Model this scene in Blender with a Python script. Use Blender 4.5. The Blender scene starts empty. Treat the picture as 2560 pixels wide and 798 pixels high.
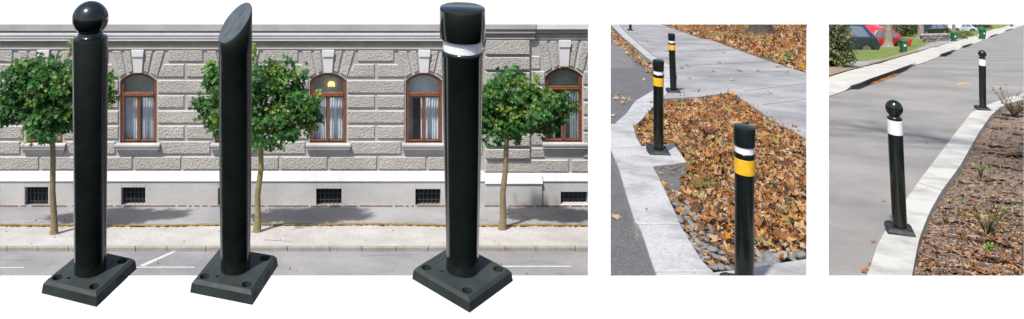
import bpy, bmesh, math, random
import numpy as np
from mathutils import Vector, Matrix
random.seed(7); R = math.radians
S = bpy.context.scene; COL = S.collection

# ---------------------------------------------------------------- camera, world, sun, exposure
F, CX, H0, ZC = 1800.0, 850.0, -400.0, 1.6          # focal length and principal point in pixels of the photo, eye height
cam = bpy.data.objects.new('camera', bpy.data.cameras.new('camera')); COL.objects.link(cam)
cam.location = (0, 0, ZC); cam.rotation_euler = (R(90), 0, 0)
cam.data.sensor_width = 36; cam.data.lens = F/2560*36
cam.data.shift_x = (1280-CX)/2560; cam.data.shift_y = -(399-H0)/2560
cam.data.clip_start = .05; cam.data.clip_end = 1000
S.camera = cam
EL, AZ = R(61), R(40)
todir = Vector((-math.sin(AZ)*math.cos(EL), -math.cos(AZ)*math.cos(EL), math.sin(EL)))
W = bpy.data.worlds.new('World'); S.world = W; W.use_nodes = True
nt = W.node_tree; bg = nt.nodes['Background']; sky = nt.nodes.new('ShaderNodeTexSky')
sky.sky_type = 'NISHITA'; sky.sun_disc = False; sky.sun_elevation = EL; sky.sun_rotation = math.atan2(todir.x, todir.y)
sky.dust_density = 2.5; sky.air_density = .8; sky.ozone_density = .6
bg.inputs['Strength'].default_value = .125; nt.links.new(sky.outputs[0], bg.inputs[0])
sl = bpy.data.lights.new('sun', 'SUN'); sl.energy = 4.2; sl.angle = R(2); sl.color = (1, .965, .91)
so = bpy.data.objects.new('sun', sl); COL.objects.link(so); so.rotation_euler = todir.to_track_quat('Z', 'Y').to_euler()
S.view_settings.view_transform = 'Standard'; S.view_settings.look = 'None'; S.view_settings.exposure = .72; S.view_settings.gamma = 1
S.render.engine = 'CYCLES'; S.cycles.max_bounces = 6; S.cycles.transparent_max_bounces = 6

# ---------------------------------------------------------------- materials
def mat(name, c, rough=.8, c2=None, scale=5, bump=0, bscale=30, bdist=.02, kind='noise', metal=0, spec=.5, detail=6, coat=0, trans=0, c3=None, ramp=(.35, .65), rv=0):
    m = bpy.data.materials.new(name); m.use_nodes = True; n = m.node_tree; p = n.nodes['Principled BSDF']; L = n.links.new
    p.inputs['Roughness'].default_value = rough; p.inputs['Metallic'].default_value = metal; p.inputs['Specular IOR Level'].default_value = spec
    p.inputs['Coat Weight'].default_value = coat; p.inputs['Coat Roughness'].default_value = .08
    p.inputs['Base Color'].default_value = (*c, 1)
    tc = n.nodes.new('ShaderNodeTexCoord')
    if c2:
        t = n.nodes.new('ShaderNodeTexNoise'); t.inputs['Scale'].default_value = scale; t.inputs['Detail'].default_value = detail; t.inputs['Roughness'].default_value = .65
        L(tc.outputs['Object'], t.inputs['Vector'])
        r = n.nodes.new('ShaderNodeValToRGB'); L(t.outputs['Fac'], r.inputs[0])
        r.color_ramp.elements[0].position = ramp[0]; r.color_ramp.elements[1].position = ramp[1]
        r.color_ramp.elements[0].color = (*c, 1); r.color_ramp.elements[1].color = (*c2, 1)
        out = r.outputs[0]
        if c3:                                             # fine speckle of a third colour
            v = n.nodes.new('ShaderNodeTexNoise'); v.inputs['Scale'].default_value = bscale; v.inputs['Detail'].default_value = 3; L(tc.outputs['Object'], v.inputs['Vector'])
            q = n.nodes.new('ShaderNodeValToRGB'); L(v.outputs['Fac'], q.inputs[0]); q.color_ramp.elements[0].position = .5; q.color_ramp.elements[1].position = .66
            q.color_ramp.elements[0].color = (0, 0, 0, 1); q.color_ramp.elements[1].color = (1, 1, 1, 1)
            x = n.nodes.new('ShaderNodeMix'); x.data_type = 'RGBA'; L(q.outputs[0], x.inputs[0]); L(out, x.inputs[6]); x.inputs[7].default_value = (*c3, 1); out = x.outputs[2]
        L(out, p.inputs['Base Color'])
    if rv:
        t = n.nodes.new('ShaderNodeTexNoise'); t.inputs['Scale'].default_value = 16; t.inputs['Detail'].default_value = 8; t.inputs['Roughness'].default_value = .7; L(tc.outputs['Object'], t.inputs['Vector'])
        q = n.nodes.new('ShaderNodeMapRange'); q.inputs[1].default_value = .38; q.inputs[2].default_value = .66; q.inputs[3].default_value = rough; q.inputs[4].default_value = rough+rv; L(t.outputs['Fac'], q.inputs[0]); L(q.outputs[0], p.inputs['Roughness'])
    if bump:
        if kind == 'noise':
            b = n.nodes.new('ShaderNodeTexNoise'); b.inputs['Detail'].default_value = 5; o = b.outputs['Fac']
        else:
            b = n.nodes.new('ShaderNodeTexVoronoi'); b.feature = 'SMOOTH_F1'; o = b.outputs['Distance']
        b.inputs['Scale'].default_value = bscale; L(tc.outputs['Object'], b.inputs['Vector'])
        u = n.nodes.new('ShaderNodeBump'); u.inputs['Strength'].default_value = bump; u.inputs['Distance'].default_value = bdist
        if kind != 'noise': u.invert = True
        L(o, u.inputs['Height']); L(u.outputs[0], p.inputs['Normal'])
    if trans:
        g = n.nodes.new('ShaderNodeBsdfTranslucent'); g.inputs[0].default_value = (*[min(1, k*1.6) for k in c], 1)
        x = n.nodes.new('ShaderNodeMixShader'); x.inputs[0].default_value = trans
        L(p.outputs[0], x.inputs[1]); L(g.outputs[0], x.inputs[2]); L(x.outputs[0], n.nodes['Material Output'].inputs[0])
    return m
M = {}
def add(k, *a, **kw): M[k] = mat(k, *a, **kw)
add('white_board', (.9, .9, .9), .9, spec=.1)
add('black_poly', (.0028, .0046, .0042), .22, (.007, .0105, .0095), 9, spec=.35, bump=.06, bscale=70, bdist=.003, coat=.1, ramp=(.3, .7), rv=.12)
add('gloss_poly', (.004, .0065, .006), .12, (.0075, .0115, .010), 12, spec=.4, coat=.35, ramp=(.3, .7), rv=.1, bump=.05, bscale=60, bdist=.003)
add('rubber_base', (.011, .016, .0155), .5, (.022, .030, .029), 12, spec=.4, bump=.25, bscale=160, bdist=.002, ramp=(.3, .75), rv=.3)
add('bolt_dark', (.004, .004, .004), .6)
add('tape_white', (.58, .60, .60), .45, (.74, .75, .76), 140, kind='voronoi', bump=.3, bscale=120, bdist=.002, coat=.3)
add('tape_yellow', (.62, .33, .012), .45, (.74, .42, .02), 40)
add('steel', (.4, .4, .4), .4, metal=1)
add('stucco_smooth', (.275, .268, .26), .85, (.36, .35, .335), .8, bump=.25, bscale=22, bdist=.01)
add('stucco_white', (.47, .465, .47), .8, (.54, .53, .53), 1.2, bump=.15, bscale=22, bdist=.01)
add('stone_rough', (.27, .258, .24), .9, (.39, .368, .335), .9, kind='voronoi', bump=1, bscale=18, bdist=.024, detail=12, ramp=(.3, .7), c3=(.25, .235, .215))
add('plinth', (.34, .335, .325), .9, (.43, .42, .40), .7, bump=.4, bscale=14, bdist=.02, detail=10)
add('frieze_shaded', (.19, .17, .14), .85, (.25, .23, .20), 2, bump=.2, bscale=20, bdist=.01)  # brownish band; shade below the cornice is mixed into the colour
add('wood', (.10, .032, .013), .35, (.17, .058, .022), 9, coat=.2)
add('curtain', (.50, .54, .60), .9, (.70, .74, .78), 11, bump=.3, bscale=30, bdist=.01)
add('curtain_grey', (.20, .23, .25), .9, (.34, .37, .38), 11)
add('blind', (.46, .50, .50), .8, (.56, .60, .60), 3)
add('room_dark', (.045, .04, .035), .8, (.09, .075, .06), 2)
add('fanlight_reflection', (.30, .33, .27), .8, (.42, .44, .38), 2)  # grey-green reflections in the fanlight glass, put into the colour
add('iron', (.03, .035, .04), .5)
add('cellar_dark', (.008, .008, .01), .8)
add('roof_tile', (.2, .09, .06), .8, (.28, .13, .09), 5)
add('road_pale', (.165, .168, .175), .9, (.26, .257, .257), .45, detail=14, ramp=(.38, .62), bump=.3, bscale=60, bdist=.01, c3=(.15, .15, .16))
add('pave_asphalt', (.19, .192, .20), .9, (.28, .278, .282), .45, detail=14, ramp=(.38, .62), bump=.3, bscale=60, bdist=.01, c3=(.17, .17, .18))
add('pave_gravel', (.30, .29, .28), .95, (.42, .41, .40), .8, detail=12, bump=.6, bscale=26, bdist=.03, c3=(.28, .26, .24))
add('kerb_stone', (.20, .18, .155), .9, (.28, .26, .23), 3, bump=.5, bscale=14, bdist=.02)
add('moss', (.16, .10, .02), .95, (.30, .20, .05), 4, bump=.8, bscale=25, bdist=.03)
add('paint', (.50, .50, .50), .8, (.36, .36, .37), 6)
add('bark', (.115, .095, .045), .9, (.20, .15, .085), 10, bump=.8, bscale=26, bdist=.02)
add('bark_moss', (.12, .115, .035), .9, (.22, .175, .08), 8, bump=.8, bscale=26, bdist=.02)
add('bark_dark', (.035, .028, .024), .95, (.08, .062, .05), 10, bump=1, bscale=14, bdist=.05)
add('bark_grey', (.17, .14, .115), .95, (.30, .26, .21), 7, bump=1, bscale=14, bdist=.05)
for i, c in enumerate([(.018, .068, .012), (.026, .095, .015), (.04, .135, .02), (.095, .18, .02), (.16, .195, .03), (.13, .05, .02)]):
    add('leaf_green_%d' % i, c, .5, trans=.3, spec=.35)
for i, c in enumerate([(.24, .105, .035), (.33, .165, .062), (.15, .068, .032), (.38, .235, .12), (.30, .075, .016), (.48, .23, .015), (.085, .042, .026), (.24, .20, .07), (.42, .31, .20)]):
    add('leaf_dry_%d' % i, c, .75, tuple(k*.65 for k in c), 14, trans=.12, spec=.25)
add('asphalt_dark', (.058, .06, .064), .95, (.085, .086, .092), 2.5, bump=1, bscale=90, bdist=.012, c3=(.17, .17, .18))
add('asphalt_old', (.085, .087, .092), .95, (.12, .12, .125), 2, bump=.6, bscale=110, bdist=.008, c3=(.17, .17, .175))
add('concrete', (.20, .20, .205), .9, (.345, .347, .36), 2.6, detail=14, ramp=(.36, .56), c3=(.25, .245, .24), bump=.5, bscale=45, bdist=.006)
add('walk_grey', (.135, .135, .14), .9, (.28, .278, .288), .8, detail=14, ramp=(.36, .62), c3=(.19, .185, .18), bump=.5, bscale=45, bdist=.006)
add('joint', (.13, .13, .14), .95)
add('stone_side', (.20, .19, .18), .95, (.3, .29, .27), 9, bump=.8, bscale=30, bdist=.02)
add('soil', (.06, .035, .018), .95, (.16, .085, .04), 9, bump=1, bscale=30, bdist=.04)
add('river_stone', (.075, .08, .085), .6, (.165, .165, .16), 5, bump=.2, bscale=40, bdist=.01)
add('river_pale', (.15, .14, .12), .65, (.23, .22, .195), 6)
add('river_blue', (.05, .12, .2), .55, (.10, .19, .3), 6)
add('asphalt_warm', (.14, .134, .126), .93, (.25, .238, .222), .6, detail=14, ramp=(.36, .64), bump=.5, bscale=80, bdist=.006, c3=(.17, .165, .16))
add('curb_pale', (.25, .245, .22), .9, (.40, .396, .37), 2.4, detail=14, ramp=(.34, .54), bump=.4, bscale=40, bdist=.006)
add('walk_pale', (.33, .32, .285), .9, (.43, .42, .38), 1.1, bump=.3, bscale=30, bdist=.01)
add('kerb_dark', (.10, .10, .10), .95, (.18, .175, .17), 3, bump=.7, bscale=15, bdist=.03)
add('mulch', (.085, .064, .048), .98, (.20, .15, .112), 9, bump=1, bscale=60, bdist=.02, c3=(.26, .185, .14))
for i, c in enumerate([(.10, .066, .05), (.18, .12, .088), (.29, .20, .145), (.055, .036, .028)]): add('chip_%d' % i, c, .95)
add('lawn', (.055, .10, .014), .95, (.15, .21, .035), 1.1, detail=12, bump=1, bscale=18, bdist=.08, c3=(.24, .25, .06))
add('dirt', (.16, .12, .075), .95, (.26, .20, .13), 3, bump=.8, bscale=20, bdist=.03)
add('car_blue', (.022, .035, .055), .22, coat=1, metal=.3)
add('car_red', (.50, .012, .012), .25, coat=1)
add('car_black', (.012, .012, .014), .25, coat=1)
add('car_silver', (.55, .62, .70), .3, coat=1, metal=.3)
add('car_glass', (.10, .13, .16), .08, spec=.9)  # base lightened to put a reflected sky into the glass colour
add('tyre', (.012, .012, .012), .85)
add('rim', (.28, .28, .30), .35, metal=.8)
add('lamp_red', (.35, .02, .015), .25)
add('plastic_green', (.012, .085, .035), .5, (.016, .11, .045), 4)
add('label_white', (.75, .75, .72), .7)
add('wall_stone', (.17, .16, .145), .95, (.33, .31, .28), 3.5, kind='voronoi', bump=1, bscale=4, bdist=.1)
add('orange_paint', (.62, .28, .07), .85)
for i, c in enumerate([(.02, .045, .012), (.035, .075, .014), (.10, .13, .02), (.19, .13, .05)]): add('shrub_%d' % i, c, .6, trans=.2)
g = bpy.data.materials.new('window_glass'); g.use_nodes = True; n = g.node_tree; n.nodes.clear()
o_ = n.nodes.new('ShaderNodeOutputMaterial'); a_ = n.nodes.new('ShaderNodeBsdfTransparent'); b_ = n.nodes.new('ShaderNodeBsdfGlossy'); b_.inputs['Roughness'].default_value = .03
f_ = n.nodes.new('ShaderNodeFresnel'); f_.inputs[0].default_value = 1.5; x_ = n.nodes.new('ShaderNodeMixShader')
a_.inputs[0].default_value = (.86, .9, .92, 1)
n.links.new(f_.outputs[0], x_.inputs[0]); n.links.new(a_.outputs[0], x_.inputs[1]); n.links.new(b_.outputs[0], x_.inputs[2]); n.links.new(x_.outputs[0], o_.inputs[0]); M['glass'] = g
g = bpy.data.materials.new('lamp_glow'); g.use_nodes = True; p = g.node_tree.nodes['Principled BSDF']
p.inputs['Base Color'].default_value = (.9, .7, .3, 1); p.inputs['Emission Color'].default_value = (1, .68, .2, 1); p.inputs['Emission Strength'].default_value = 1.3; M['glow'] = g

# ---------------------------------------------------------------- mesh helpers
class MB:
    def __init__(s): s.v = []; s.f = []; s.m = []; s.mats = []
    def mi(s, k):
        if k not in s.mats: s.mats.append(k)
        return s.mats.index(k)
    def poly(s, pts, k):
        b = len(s.v); s.v += [tuple(p) for p in pts]; s.f.append(list(range(b, b+len(pts)))); s.m.append(s.mi(k))
    def box(s, a, b, k, M4=None):
        (x0, y0, z0), (x1, y1, z1) = a, b; q = len(s.v)
        P = [Vector(p) for p in [(x0,y0,z0),(x1,y0,z0),(x1,y1,z0),(x0,y1,z0),(x0,y0,z1),(x1,y0,z1),(x1,y1,z1),(x0,y1,z1)]]
        if M4: P = [M4 @ p for p in P]
        s.v += [tuple(p) for p in P]; i = s.mi(k)
        for f in [(0,3,2,1),(4,5,6,7),(0,1,5,4),(1,2,6,5),(2,3,7,6),(3,0,4,7)]: s.f.append([q+j for j in f]); s.m.append(i)
    def prism(s, top, bot, k, ks=None):
        """top, bot: lists of 3-D points; closed solid"""
        q = len(s.v); n = len(top); s.v += [tuple(p) for p in top]+[tuple(p) for p in bot]; i = s.mi(k); j = s.mi(ks or k)
        s.f.append(list(range(q, q+n))); s.m.append(i); s.f.append(list(range(q+2*n-1, q+n-1, -1))); s.m.append(i)
        for a in range(n): b = (a+1) % n; s.f.append([q+b, q+a, q+n+a, q+n+b]); s.m.append(j)
    def lathe(s, prof, k, seg=32, c=(0, 0, 0), cap=True):
        q = len(s.v); i = s.mi(k)
        for r, z in prof:
            for a in range(seg): t = 2*math.pi*a/seg; s.v.append((c[0]+r*math.cos(t), c[1]+r*math.sin(t), c[2]+z))
        for j in range(len(prof)-1):
            for a in range(seg):
                b = (a+1) % seg; s.f.append([q+j*seg+a, q+j*seg+b, q+(j+1)*seg+b, q+(j+1)*seg+a]); s.m.append(i)
        if cap:
            s.f.append([q+a for a in range(seg)][::-1]); s.m.append(i)
            s.f.append([q+(len(prof)-1)*seg+a for a in range(seg)]); s.m.append(i)
    def tube(s, pts, rad, k, seg=8):
        q = len(s.v); i = s.mi(k); n = len(pts); P = [Vector(p) for p in pts]
        for j in range(n):
            d = (P[min(j+1, n-1)]-P[max(j-1, 0)]).normalized(); u = d.cross(Vector((0, 1, .01))); u = u.normalized() if u.length > 1e-3 else Vector((1, 0, 0)); w = d.cross(u)
            for a in range(seg): t = 2*math.pi*a/seg; s.v.append(tuple(P[j]+(u*math.cos(t)+w*math.sin(t))*rad[j]))
        for j in range(n-1):
            for a in range(seg): b = (a+1) % seg; s.f.append([q+j*seg+a, q+j*seg+b, q+(j+1)*seg+b, q+(j+1)*seg+a]); s.m.append(i)
        s.f.append([q+a for a in range(seg)][::-1]); s.m.append(i); s.f.append([q+(n-1)*seg+a for a in range(seg)]); s.m.append(i)
    def build(s, name, parent=None, smooth=False, bevel=0, seg=2, fix=True):
        me = bpy.data.meshes.new(name); me.from_pydata(s.v, [], s.f)
        for k in s.mats: me.materials.append(M[k])
        me.polygons.foreach_set('material_index', s.m)
        if fix:
            bm = bmesh.new(); bm.from_mesh(me); bmesh.ops.recalc_face_normals(bm, faces=bm.faces); bm.to_mesh(me); bm.free()
        if smooth: me.polygons.foreach_set('use_smooth', [True]*len(s.f)); me.set_sharp_from_angle(angle=R(smooth if smooth is not True else 40))
        me.update(); o = bpy.data.objects.new(name, me); COL.objects.link(o)
        if parent: o.parent = parent
        if bevel: b = o.modifiers.new('bevel', 'BEVEL'); b.width = bevel; b.segments = seg; b.limit_method = 'ANGLE'; b.angle_limit = R(40)
        return o
def tag(o, label=None, cat=None, group=None, kind=None):
    for k, v in (('label', label), ('category', cat), ('group', group), ('kind', kind)):
        if v: o[k] = v
    return o
def empty(name, loc=(0, 0, 0), rz=0):
    e = bpy.data.objects.new(name, None); COL.objects.link(e); e.location = loc; e.rotation_euler = (0, 0, rz); e.empty_display_size = .2; return e
def at(x, y, D): return Vector(((x-CX)/F*D, D, ZC-(y-H0)/F*D))      # photo pixel at depth D

# ================================================================ EXHIBITION WALL (white board with three openings)
DW, TH = 3.14, .008
panels = [(0, 60, 1470, 690), (1525, 60, 2016, 690), (2069, 60, 2560, 690)]
mb = MB()
def wl(x, y): return at(x, y, DW+TH)
def wbox(x0, y0, x1, y1):
    a = wl(x0, y1); b = wl(x1, y0); mb.box((a.x, DW, a.z), (b.x, DW+TH, b.z), 'white_board')
wbox(-900, -14, 3700, 60)
zf = ZC-(690-H0)/F*(DW+TH)
a = wl(-900, 690); b = wl(3700, 690); mb.box((a.x, DW, -1.2), (b.x, DW+TH, a.z), 'white_board')
for x0, x1 in ((-900, 0), (1470, 1525), (2016, 2069), (2560, 3700)): wbox(x0, 60, x1, 690)
wall = mb.build('display_wall'); tag(wall, kind='structure', label='plain white board wall with three rectangular openings')

# ================================================================ THREE LARGE BOLLARDS
def holed_plate(name, side, h, ch, parent, big=.0145, small=.0055, hc=None, sm=((.068, 0), (-.055, .03))):
    mb = MB(); a = side/2; b = a-.003; c = a-ch*1.1; hc = hc or a-.030
    ring = lambda r, z: [(-r, -r, z), (r, -r, z), (r, r, z), (-r, r, z)]
    L = [ring(a, 0), ring(b, h-ch), ring(c, h)]; q = 0
    for r in L: mb.v += r
    i = mb.mi('rubber_base'); mb.f.append([3, 2, 1, 0]); mb.m.append(i); mb.f.append([8, 9, 10, 11]); mb.m.append(i)
    for j in range(2):
        for k in range(4): k2 = (k+1) % 4; mb.f.append([j*4+k, j*4+k2, j*4+4+k2, j*4+4+k]); mb.m.append(i)
    o = mb.build(name, parent)
    cut = MB()
    for sx in (-1, 1):
        for sy in (-1, 1): cut.lathe([(big, h-.018), (big, h+.02)], 'bolt_dark', 24, (sx*hc, sy*hc, 0))
    for x, y in sm: cut.lathe([(small, h-.012), (small, h+.02)], 'bolt_dark', 12, (x, y, 0))
    t = .0012; x0, y0, x1, y1 = -.045, .068, .01, .084         # moulded outline beside one corner hole
    cut.box((x0, y0, h-.0015), (x1, y0+t, h+.01), 'bolt_dark'); cut.box((x0, y1-t, h-.0015), (x1, y1, h+.01), 'bolt_dark'); cut.box((x1-t, y0+t, h-.0015), (x1, y1-t, h+.01), 'bolt_dark')
    co = cut.build('cutter', parent)
    m = o.modifiers.new('b', 'BOOLEAN'); m.operation = 'DIFFERENCE'; m.object = co; m.solver = 'EXACT'; m.use_self = True
    bpy.context.view_layer.update(); dg = bpy.context.evaluated_depsgraph_get(); me = bpy.data.meshes.new_from_object(o.evaluated_get(dg)); o.modifiers.clear(); o.data = me
    bpy.data.objects.remove(co)
    bv = o.modifiers.new('bevel', 'BEVEL'); bv.width = .0016; bv.segments = 2; bv.limit_method = 'ANGLE'; bv.angle_limit = R(25)
    return o
def bracket(parent, rz, y0, x1, y1=48):
    # steel arm from the back of the pole up to the board above the opening, which carries the bollard
    Mi = Matrix.Rotation(-rz, 4, 'Z') @ Matrix.Translation(-parent.location); a = Vector((parent.location.x, parent.location.y, ZC-(y0-H0)/F*parent.location.y)); b = at(x1, y1, DW-.001)
    mb = MB(); pts = [Mi @ a.lerp(b, t) for t in (0, .5, .99)]; mb.tube(pts, [.0017]*3, 'steel', 8)
    mb.tube([Mi @ (b-Vector((0, .012, 0))), Mi @ b], [.008, .008], 'steel', 12)
    return mb.build('wall_bracket', parent)
PH, CH = .034, .009
def big_bollard(name, label, px, py, side, rzdeg, D=2.09):
    base = at(px, py, D); e = empty(name, base, R(rzdeg)); tag(e, label, 'bollard', 'large display bollards')
    holed_plate('base_plate', side, PH, CH, e); 
    return e
def pxh(y, D=2.09): return ZC-(y-H0)/F*D          # world height of a photo row at the bollards' depth
# 1 ball top
e = big_bollard('bollard', 'large black bollard with a round ball top on a square four hole base', 226, 702, .186, 71.2)
z0 = e.location.z; hy = lambda y: pxh(y)-z0
m = MB(); m.lathe([(.0445, PH), (.0445, PH+.01), (.0455, .2), (.0495, hy(97)), (.0485, hy(94)), (.044, hy(92.5))], 'black_poly', 64); m.build('pole', e, smooth=50)
m = MB(); c = hy(47); r = .0508; pr = [(.0475, hy(96)), (.0475, hy(93)), (.040, hy(90)), (.036, hy(87))]
a0 = math.asin(.034/r)
pr += [(r*math.sin(t), c-r*math.cos(t)) for t in np.linspace(a0, math.pi-.02, 30)]
m.lathe(pr, 'gloss_poly', 64); m.build('ball_top', e, smooth=50); bracket(e, R(71.2), 110, 226)
# 2 slanted top
e = big_bollard('bollard', 'large black bollard with its top cut at a slant showing an oval face', 588.5, 697, .190, 73.4)
z0 = e.location.z; rz = R(73.4); m = MB(); seg = 64; rt = .0478; rb = .0425; i = m.mi('black_poly'); k2 = m.mi('slant')if 0 else i
zt = hy(57); aa, bb = .78, .74
rings = []
for r_, z_ in ((rb, PH), (rb, PH+.02), (.0455, .25), (.0475, .50), (.0478, hy(133)), (.0484, hy(131))):
    rings.append([(r_*math.cos(t), r_*math.sin(t), z_) for t in np.linspace(0, 2*math.pi, seg, endpoint=False)])
def cutz(x, y):
    X = x*math.cos(rz)-y*math.sin(rz); Y = x*math.sin(rz)+y*math.cos(rz); return zt+aa*X+bb*Y
for r_, dz in ((.0484, -.004), (.0466, 0)):
    rings.append([(r_*math.cos(t), r_*math.sin(t), cutz(r_*math.cos(t), r_*math.sin(t))+dz) for t in np.linspace(0, 2*math.pi, seg, endpoint=False)])
for rg in rings: m.v += rg
for j in range(len(rings)-1):
    for a in range(seg): b = (a+1) % seg; m.f.append([j*seg+a, j*seg+b, (j+1)*seg+b, (j+1)*seg+a]); m.m.append(i)
m.f.append(list(range(seg))[::-1]); m.m.append(i)
m.build('pole', e, smooth=45)
add('slant_face', (.032, .042, .047), .45, (.06, .075, .082), 18, bump=.3, bscale=60, bdist=.003)
m = MB(); P = [(.0464*math.cos(t), .0464*math.sin(t)) for t in np.linspace(0, 2*math.pi, seg, endpoint=False)]
m.prism([(x, y, cutz(x, y)+.0012) for x, y in P], [(x, y, cutz(x, y)-.004) for x, y in P], 'slant_face')
seamd = Vector((math.cos(rz)*1, -math.sin(rz), 0))
cc = lambda x, y: Vector((x, y, cutz(x, y)+.0016))
a1 = (math.cos(R(35)-rz)*.036, math.sin(R(35)-rz)*.036)
m.tube([cc(-a1[0], -a1[1]), cc(0, .002), cc(*a1)], [.0012, .0012, .0012], 'slant_face', 6)
m.build('slanted_cap', e); bracket(e, R(73.4), 110, 598)
# 3 wide cap with white reflective band
e = big_bollard('bollard', 'large black bollard with a wide flat cap above a white reflective band', 1156, 700, .206, 43)
z0 = e.location.z
m = MB(); m.lathe([(.0475, PH), (.0465, PH+.012), (.0472, .12), (.0530, hy(400)), (.0590, hy(138)), (.0600, hy(136)), (.0605, hy(131)), (.0600, hy(127)), (.0570, hy(125))], 'gloss_poly', 64); m.build('pole', e, smooth=50)
m = MB(); m.lathe([(.0560, hy(127)), (.0560, hy(95))], 'tape_white', 64); m.build('reflective_band', e, smooth=50)
m = MB(); m.lathe([(.0560, hy(97)), (.0625, hy(97)), (.0650, hy(93)), (.0655, hy(60)), (.0655, hy(24)), (.0640, hy(19)), (.0600, hy(17))], 'gloss_poly', 64); m.build('flat_cap', e, smooth=35); bracket(e, R(42.5), 90, 1158)

# ================================================================ SCENE ONE: TOWN HOUSE, PAVEMENT, STREET
DF = 26.5; SC = DF/F
def fx(x): return (x-CX)*SC
def fz(y): return ZC-(y-H0)*SC
HP1, HC1 = 50.0, 470/F*DF
def g1(x, y, h=0):
    D = (HC1-h)*F/(y-HP1); return at(x, y, D)
XL, XR = -260, 1496       # the facade and street run from far left to the boundary with the next plot
house = empty('town_house', (fx(600), DF, fz(520)))
tag(house, 'pale grey rusticated town house facade with arched brown windows', 'house')
def hb(mb, name, **k):     # build and attach to the house (keep world coordinates)
    o = mb.build(name, None, **k); o.parent = house; o.matrix_parent_inverse = Matrix.Translation(-house.location); return o
wins = [(111, 0), (346, 0), (583, 0), (820.5, 0), (1060, 0), (1410, 1)]
def wdim(cx, z):          # glazed opening left, right, crown, spring, bottom
    return (cx-41, cx+41, 187, 203, 357) if not z else (cx-42, cx+42, 174, 192, 355)
def arcpts(x0, x1, yc, ys, n=12):
    w = (x1-x0)/2; hgt = ys-yc; r = (w*w+hgt*hgt)/(2*hgt); cyy = yc+r; a = math.asin(w/r)
    return [((x0+x1)/2+r*math.sin(t), cyy-r*math.cos(t)) for t in np.linspace(-a, a, n)]
REV = .17
m = MB(); xs = XL
def wallp(pts, k='stucco_smooth', dy=0): m.poly([(fx(x), DF+dy, fz(y)) for x, y in pts], k)
cells = [(65, 123, 465, 520), (305, 365, 466, 512), (546, 608, 468, 513), (791, 854, 469, 513), (1038, 1101, 470, 513), (1400, 1468, 477, 508)]
prev = XL
for cx, z in wins:
    x0, x1, yc, ys, yb = wdim(cx, z); x0 -= 5; x1 += 5; yc -= 5
    wallp([(prev, -60), (x0, -60), (x0, 432), (prev, 432)])
    ap = arcpts(x0, x1, yc, ys); wallp([(x0, -60), (x1, -60)]+ap[::-1]); wallp([(x0, yb), (x1, yb), (x1, 432), (x0, 432)])
    out = [(x0, yb)]+ap+[(x1, yb)]
    for a, b in zip(out, out[1:]+out[:1]):
        m.poly([(fx(a[0]), DF, fz(a[1])), (fx(b[0]), DF, fz(b[1])), (fx(b[0]), DF+REV, fz(b[1])), (fx(a[0]), DF+REV, fz(a[1]))], 'stucco_white')
    prev = x1
wallp([(prev, -60), (XR, -60), (XR, 432), (prev, 432)])
m.box((fx(XL), DF+1.6, fz(600)), (fx(XR), DF+1.9, fz(-60)), 'room_dark')
hb(m, 'wall', fix=False)
# plinth with cellar openings
m = MB(); PJ = .10; prev = XL
def pl(x0, x1, y0, y1): m.box((fx(x0), DF-PJ, fz(y1)), (fx(x1), DF+.25, fz(y0)), 'plinth')
for x0, x1, y0, y1 in cells:
    pl(prev, x0, 449, 560); pl(x0, x1, 449, y0); pl(x0, x1, y1, 560); prev = x1
pl(prev, XR, 449, 560)
m.box((fx(1210), DF-PJ-.09, fz(560)), (fx(1352), DF-PJ-.002, fz(452)), 'plinth')
hb(m, 'plinth', bevel=.012)
m = MB()
def hbox(x0, x1, y0, y1, d, k): m.box((fx(x0), DF-d, fz(y1)), (fx(x1), DF-.003, fz(y0)), k)
for x0, x1, d, sh in ((XL, 1209.8, 0, 0), (1353, XR, 0, 5)):
    m.prism([(fx(x0), DF-.14, fz(449)), (fx(x0), DF-.03, fz(427+sh)), (fx(x0), DF, fz(427+sh)), (fx(x0), DF, fz(449))], [(fx(x1), DF-.14, fz(449)), (fx(x1), DF-.03, fz(427+sh)), (fx(x1), DF, fz(427+sh)), (fx(x1), DF, fz(449))], 'stucco_white')
m.prism([(fx(1210), DF-.24, fz(452)), (fx(1210), DF-.13, fz(432)), (fx(1210), DF, fz(432)), (fx(1210), DF, fz(452))], [(fx(1352.8), DF-.24, fz(452)), (fx(1352.8), DF-.13, fz(432)), (fx(1352.8), DF, fz(432)), (fx(1352.8), DF, fz(452))], 'stucco_white')
hb(m, 'base_moulding')
for x0, x1, y0, y1 in cells:
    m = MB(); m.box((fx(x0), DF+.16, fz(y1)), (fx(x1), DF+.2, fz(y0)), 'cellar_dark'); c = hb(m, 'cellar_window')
    m = MB(); w = x1-x0
    for k in range(1, 6): xx = x0+w*k/6; m.box((fx(xx-.9), DF+.06, fz(y1-1)), (fx(xx+.9), DF+.085, fz(y0+6)), 'iron')
    for f_ in (.35, .72): yy = y0+(y1-y0)*f_; m.box((fx(x0), DF+.045, fz(yy+1)), (fx(x1), DF+.06, fz(yy-1)), 'iron')
    m.box((fx(x0-3), DF-PJ-.02, fz(y1+4)), (fx(x1+3), DF+.1, fz(y1+.3)), 'stucco_white')
    g = m.build('grille', c); g.matrix_parent_inverse = Matrix.Identity(4)
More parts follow.
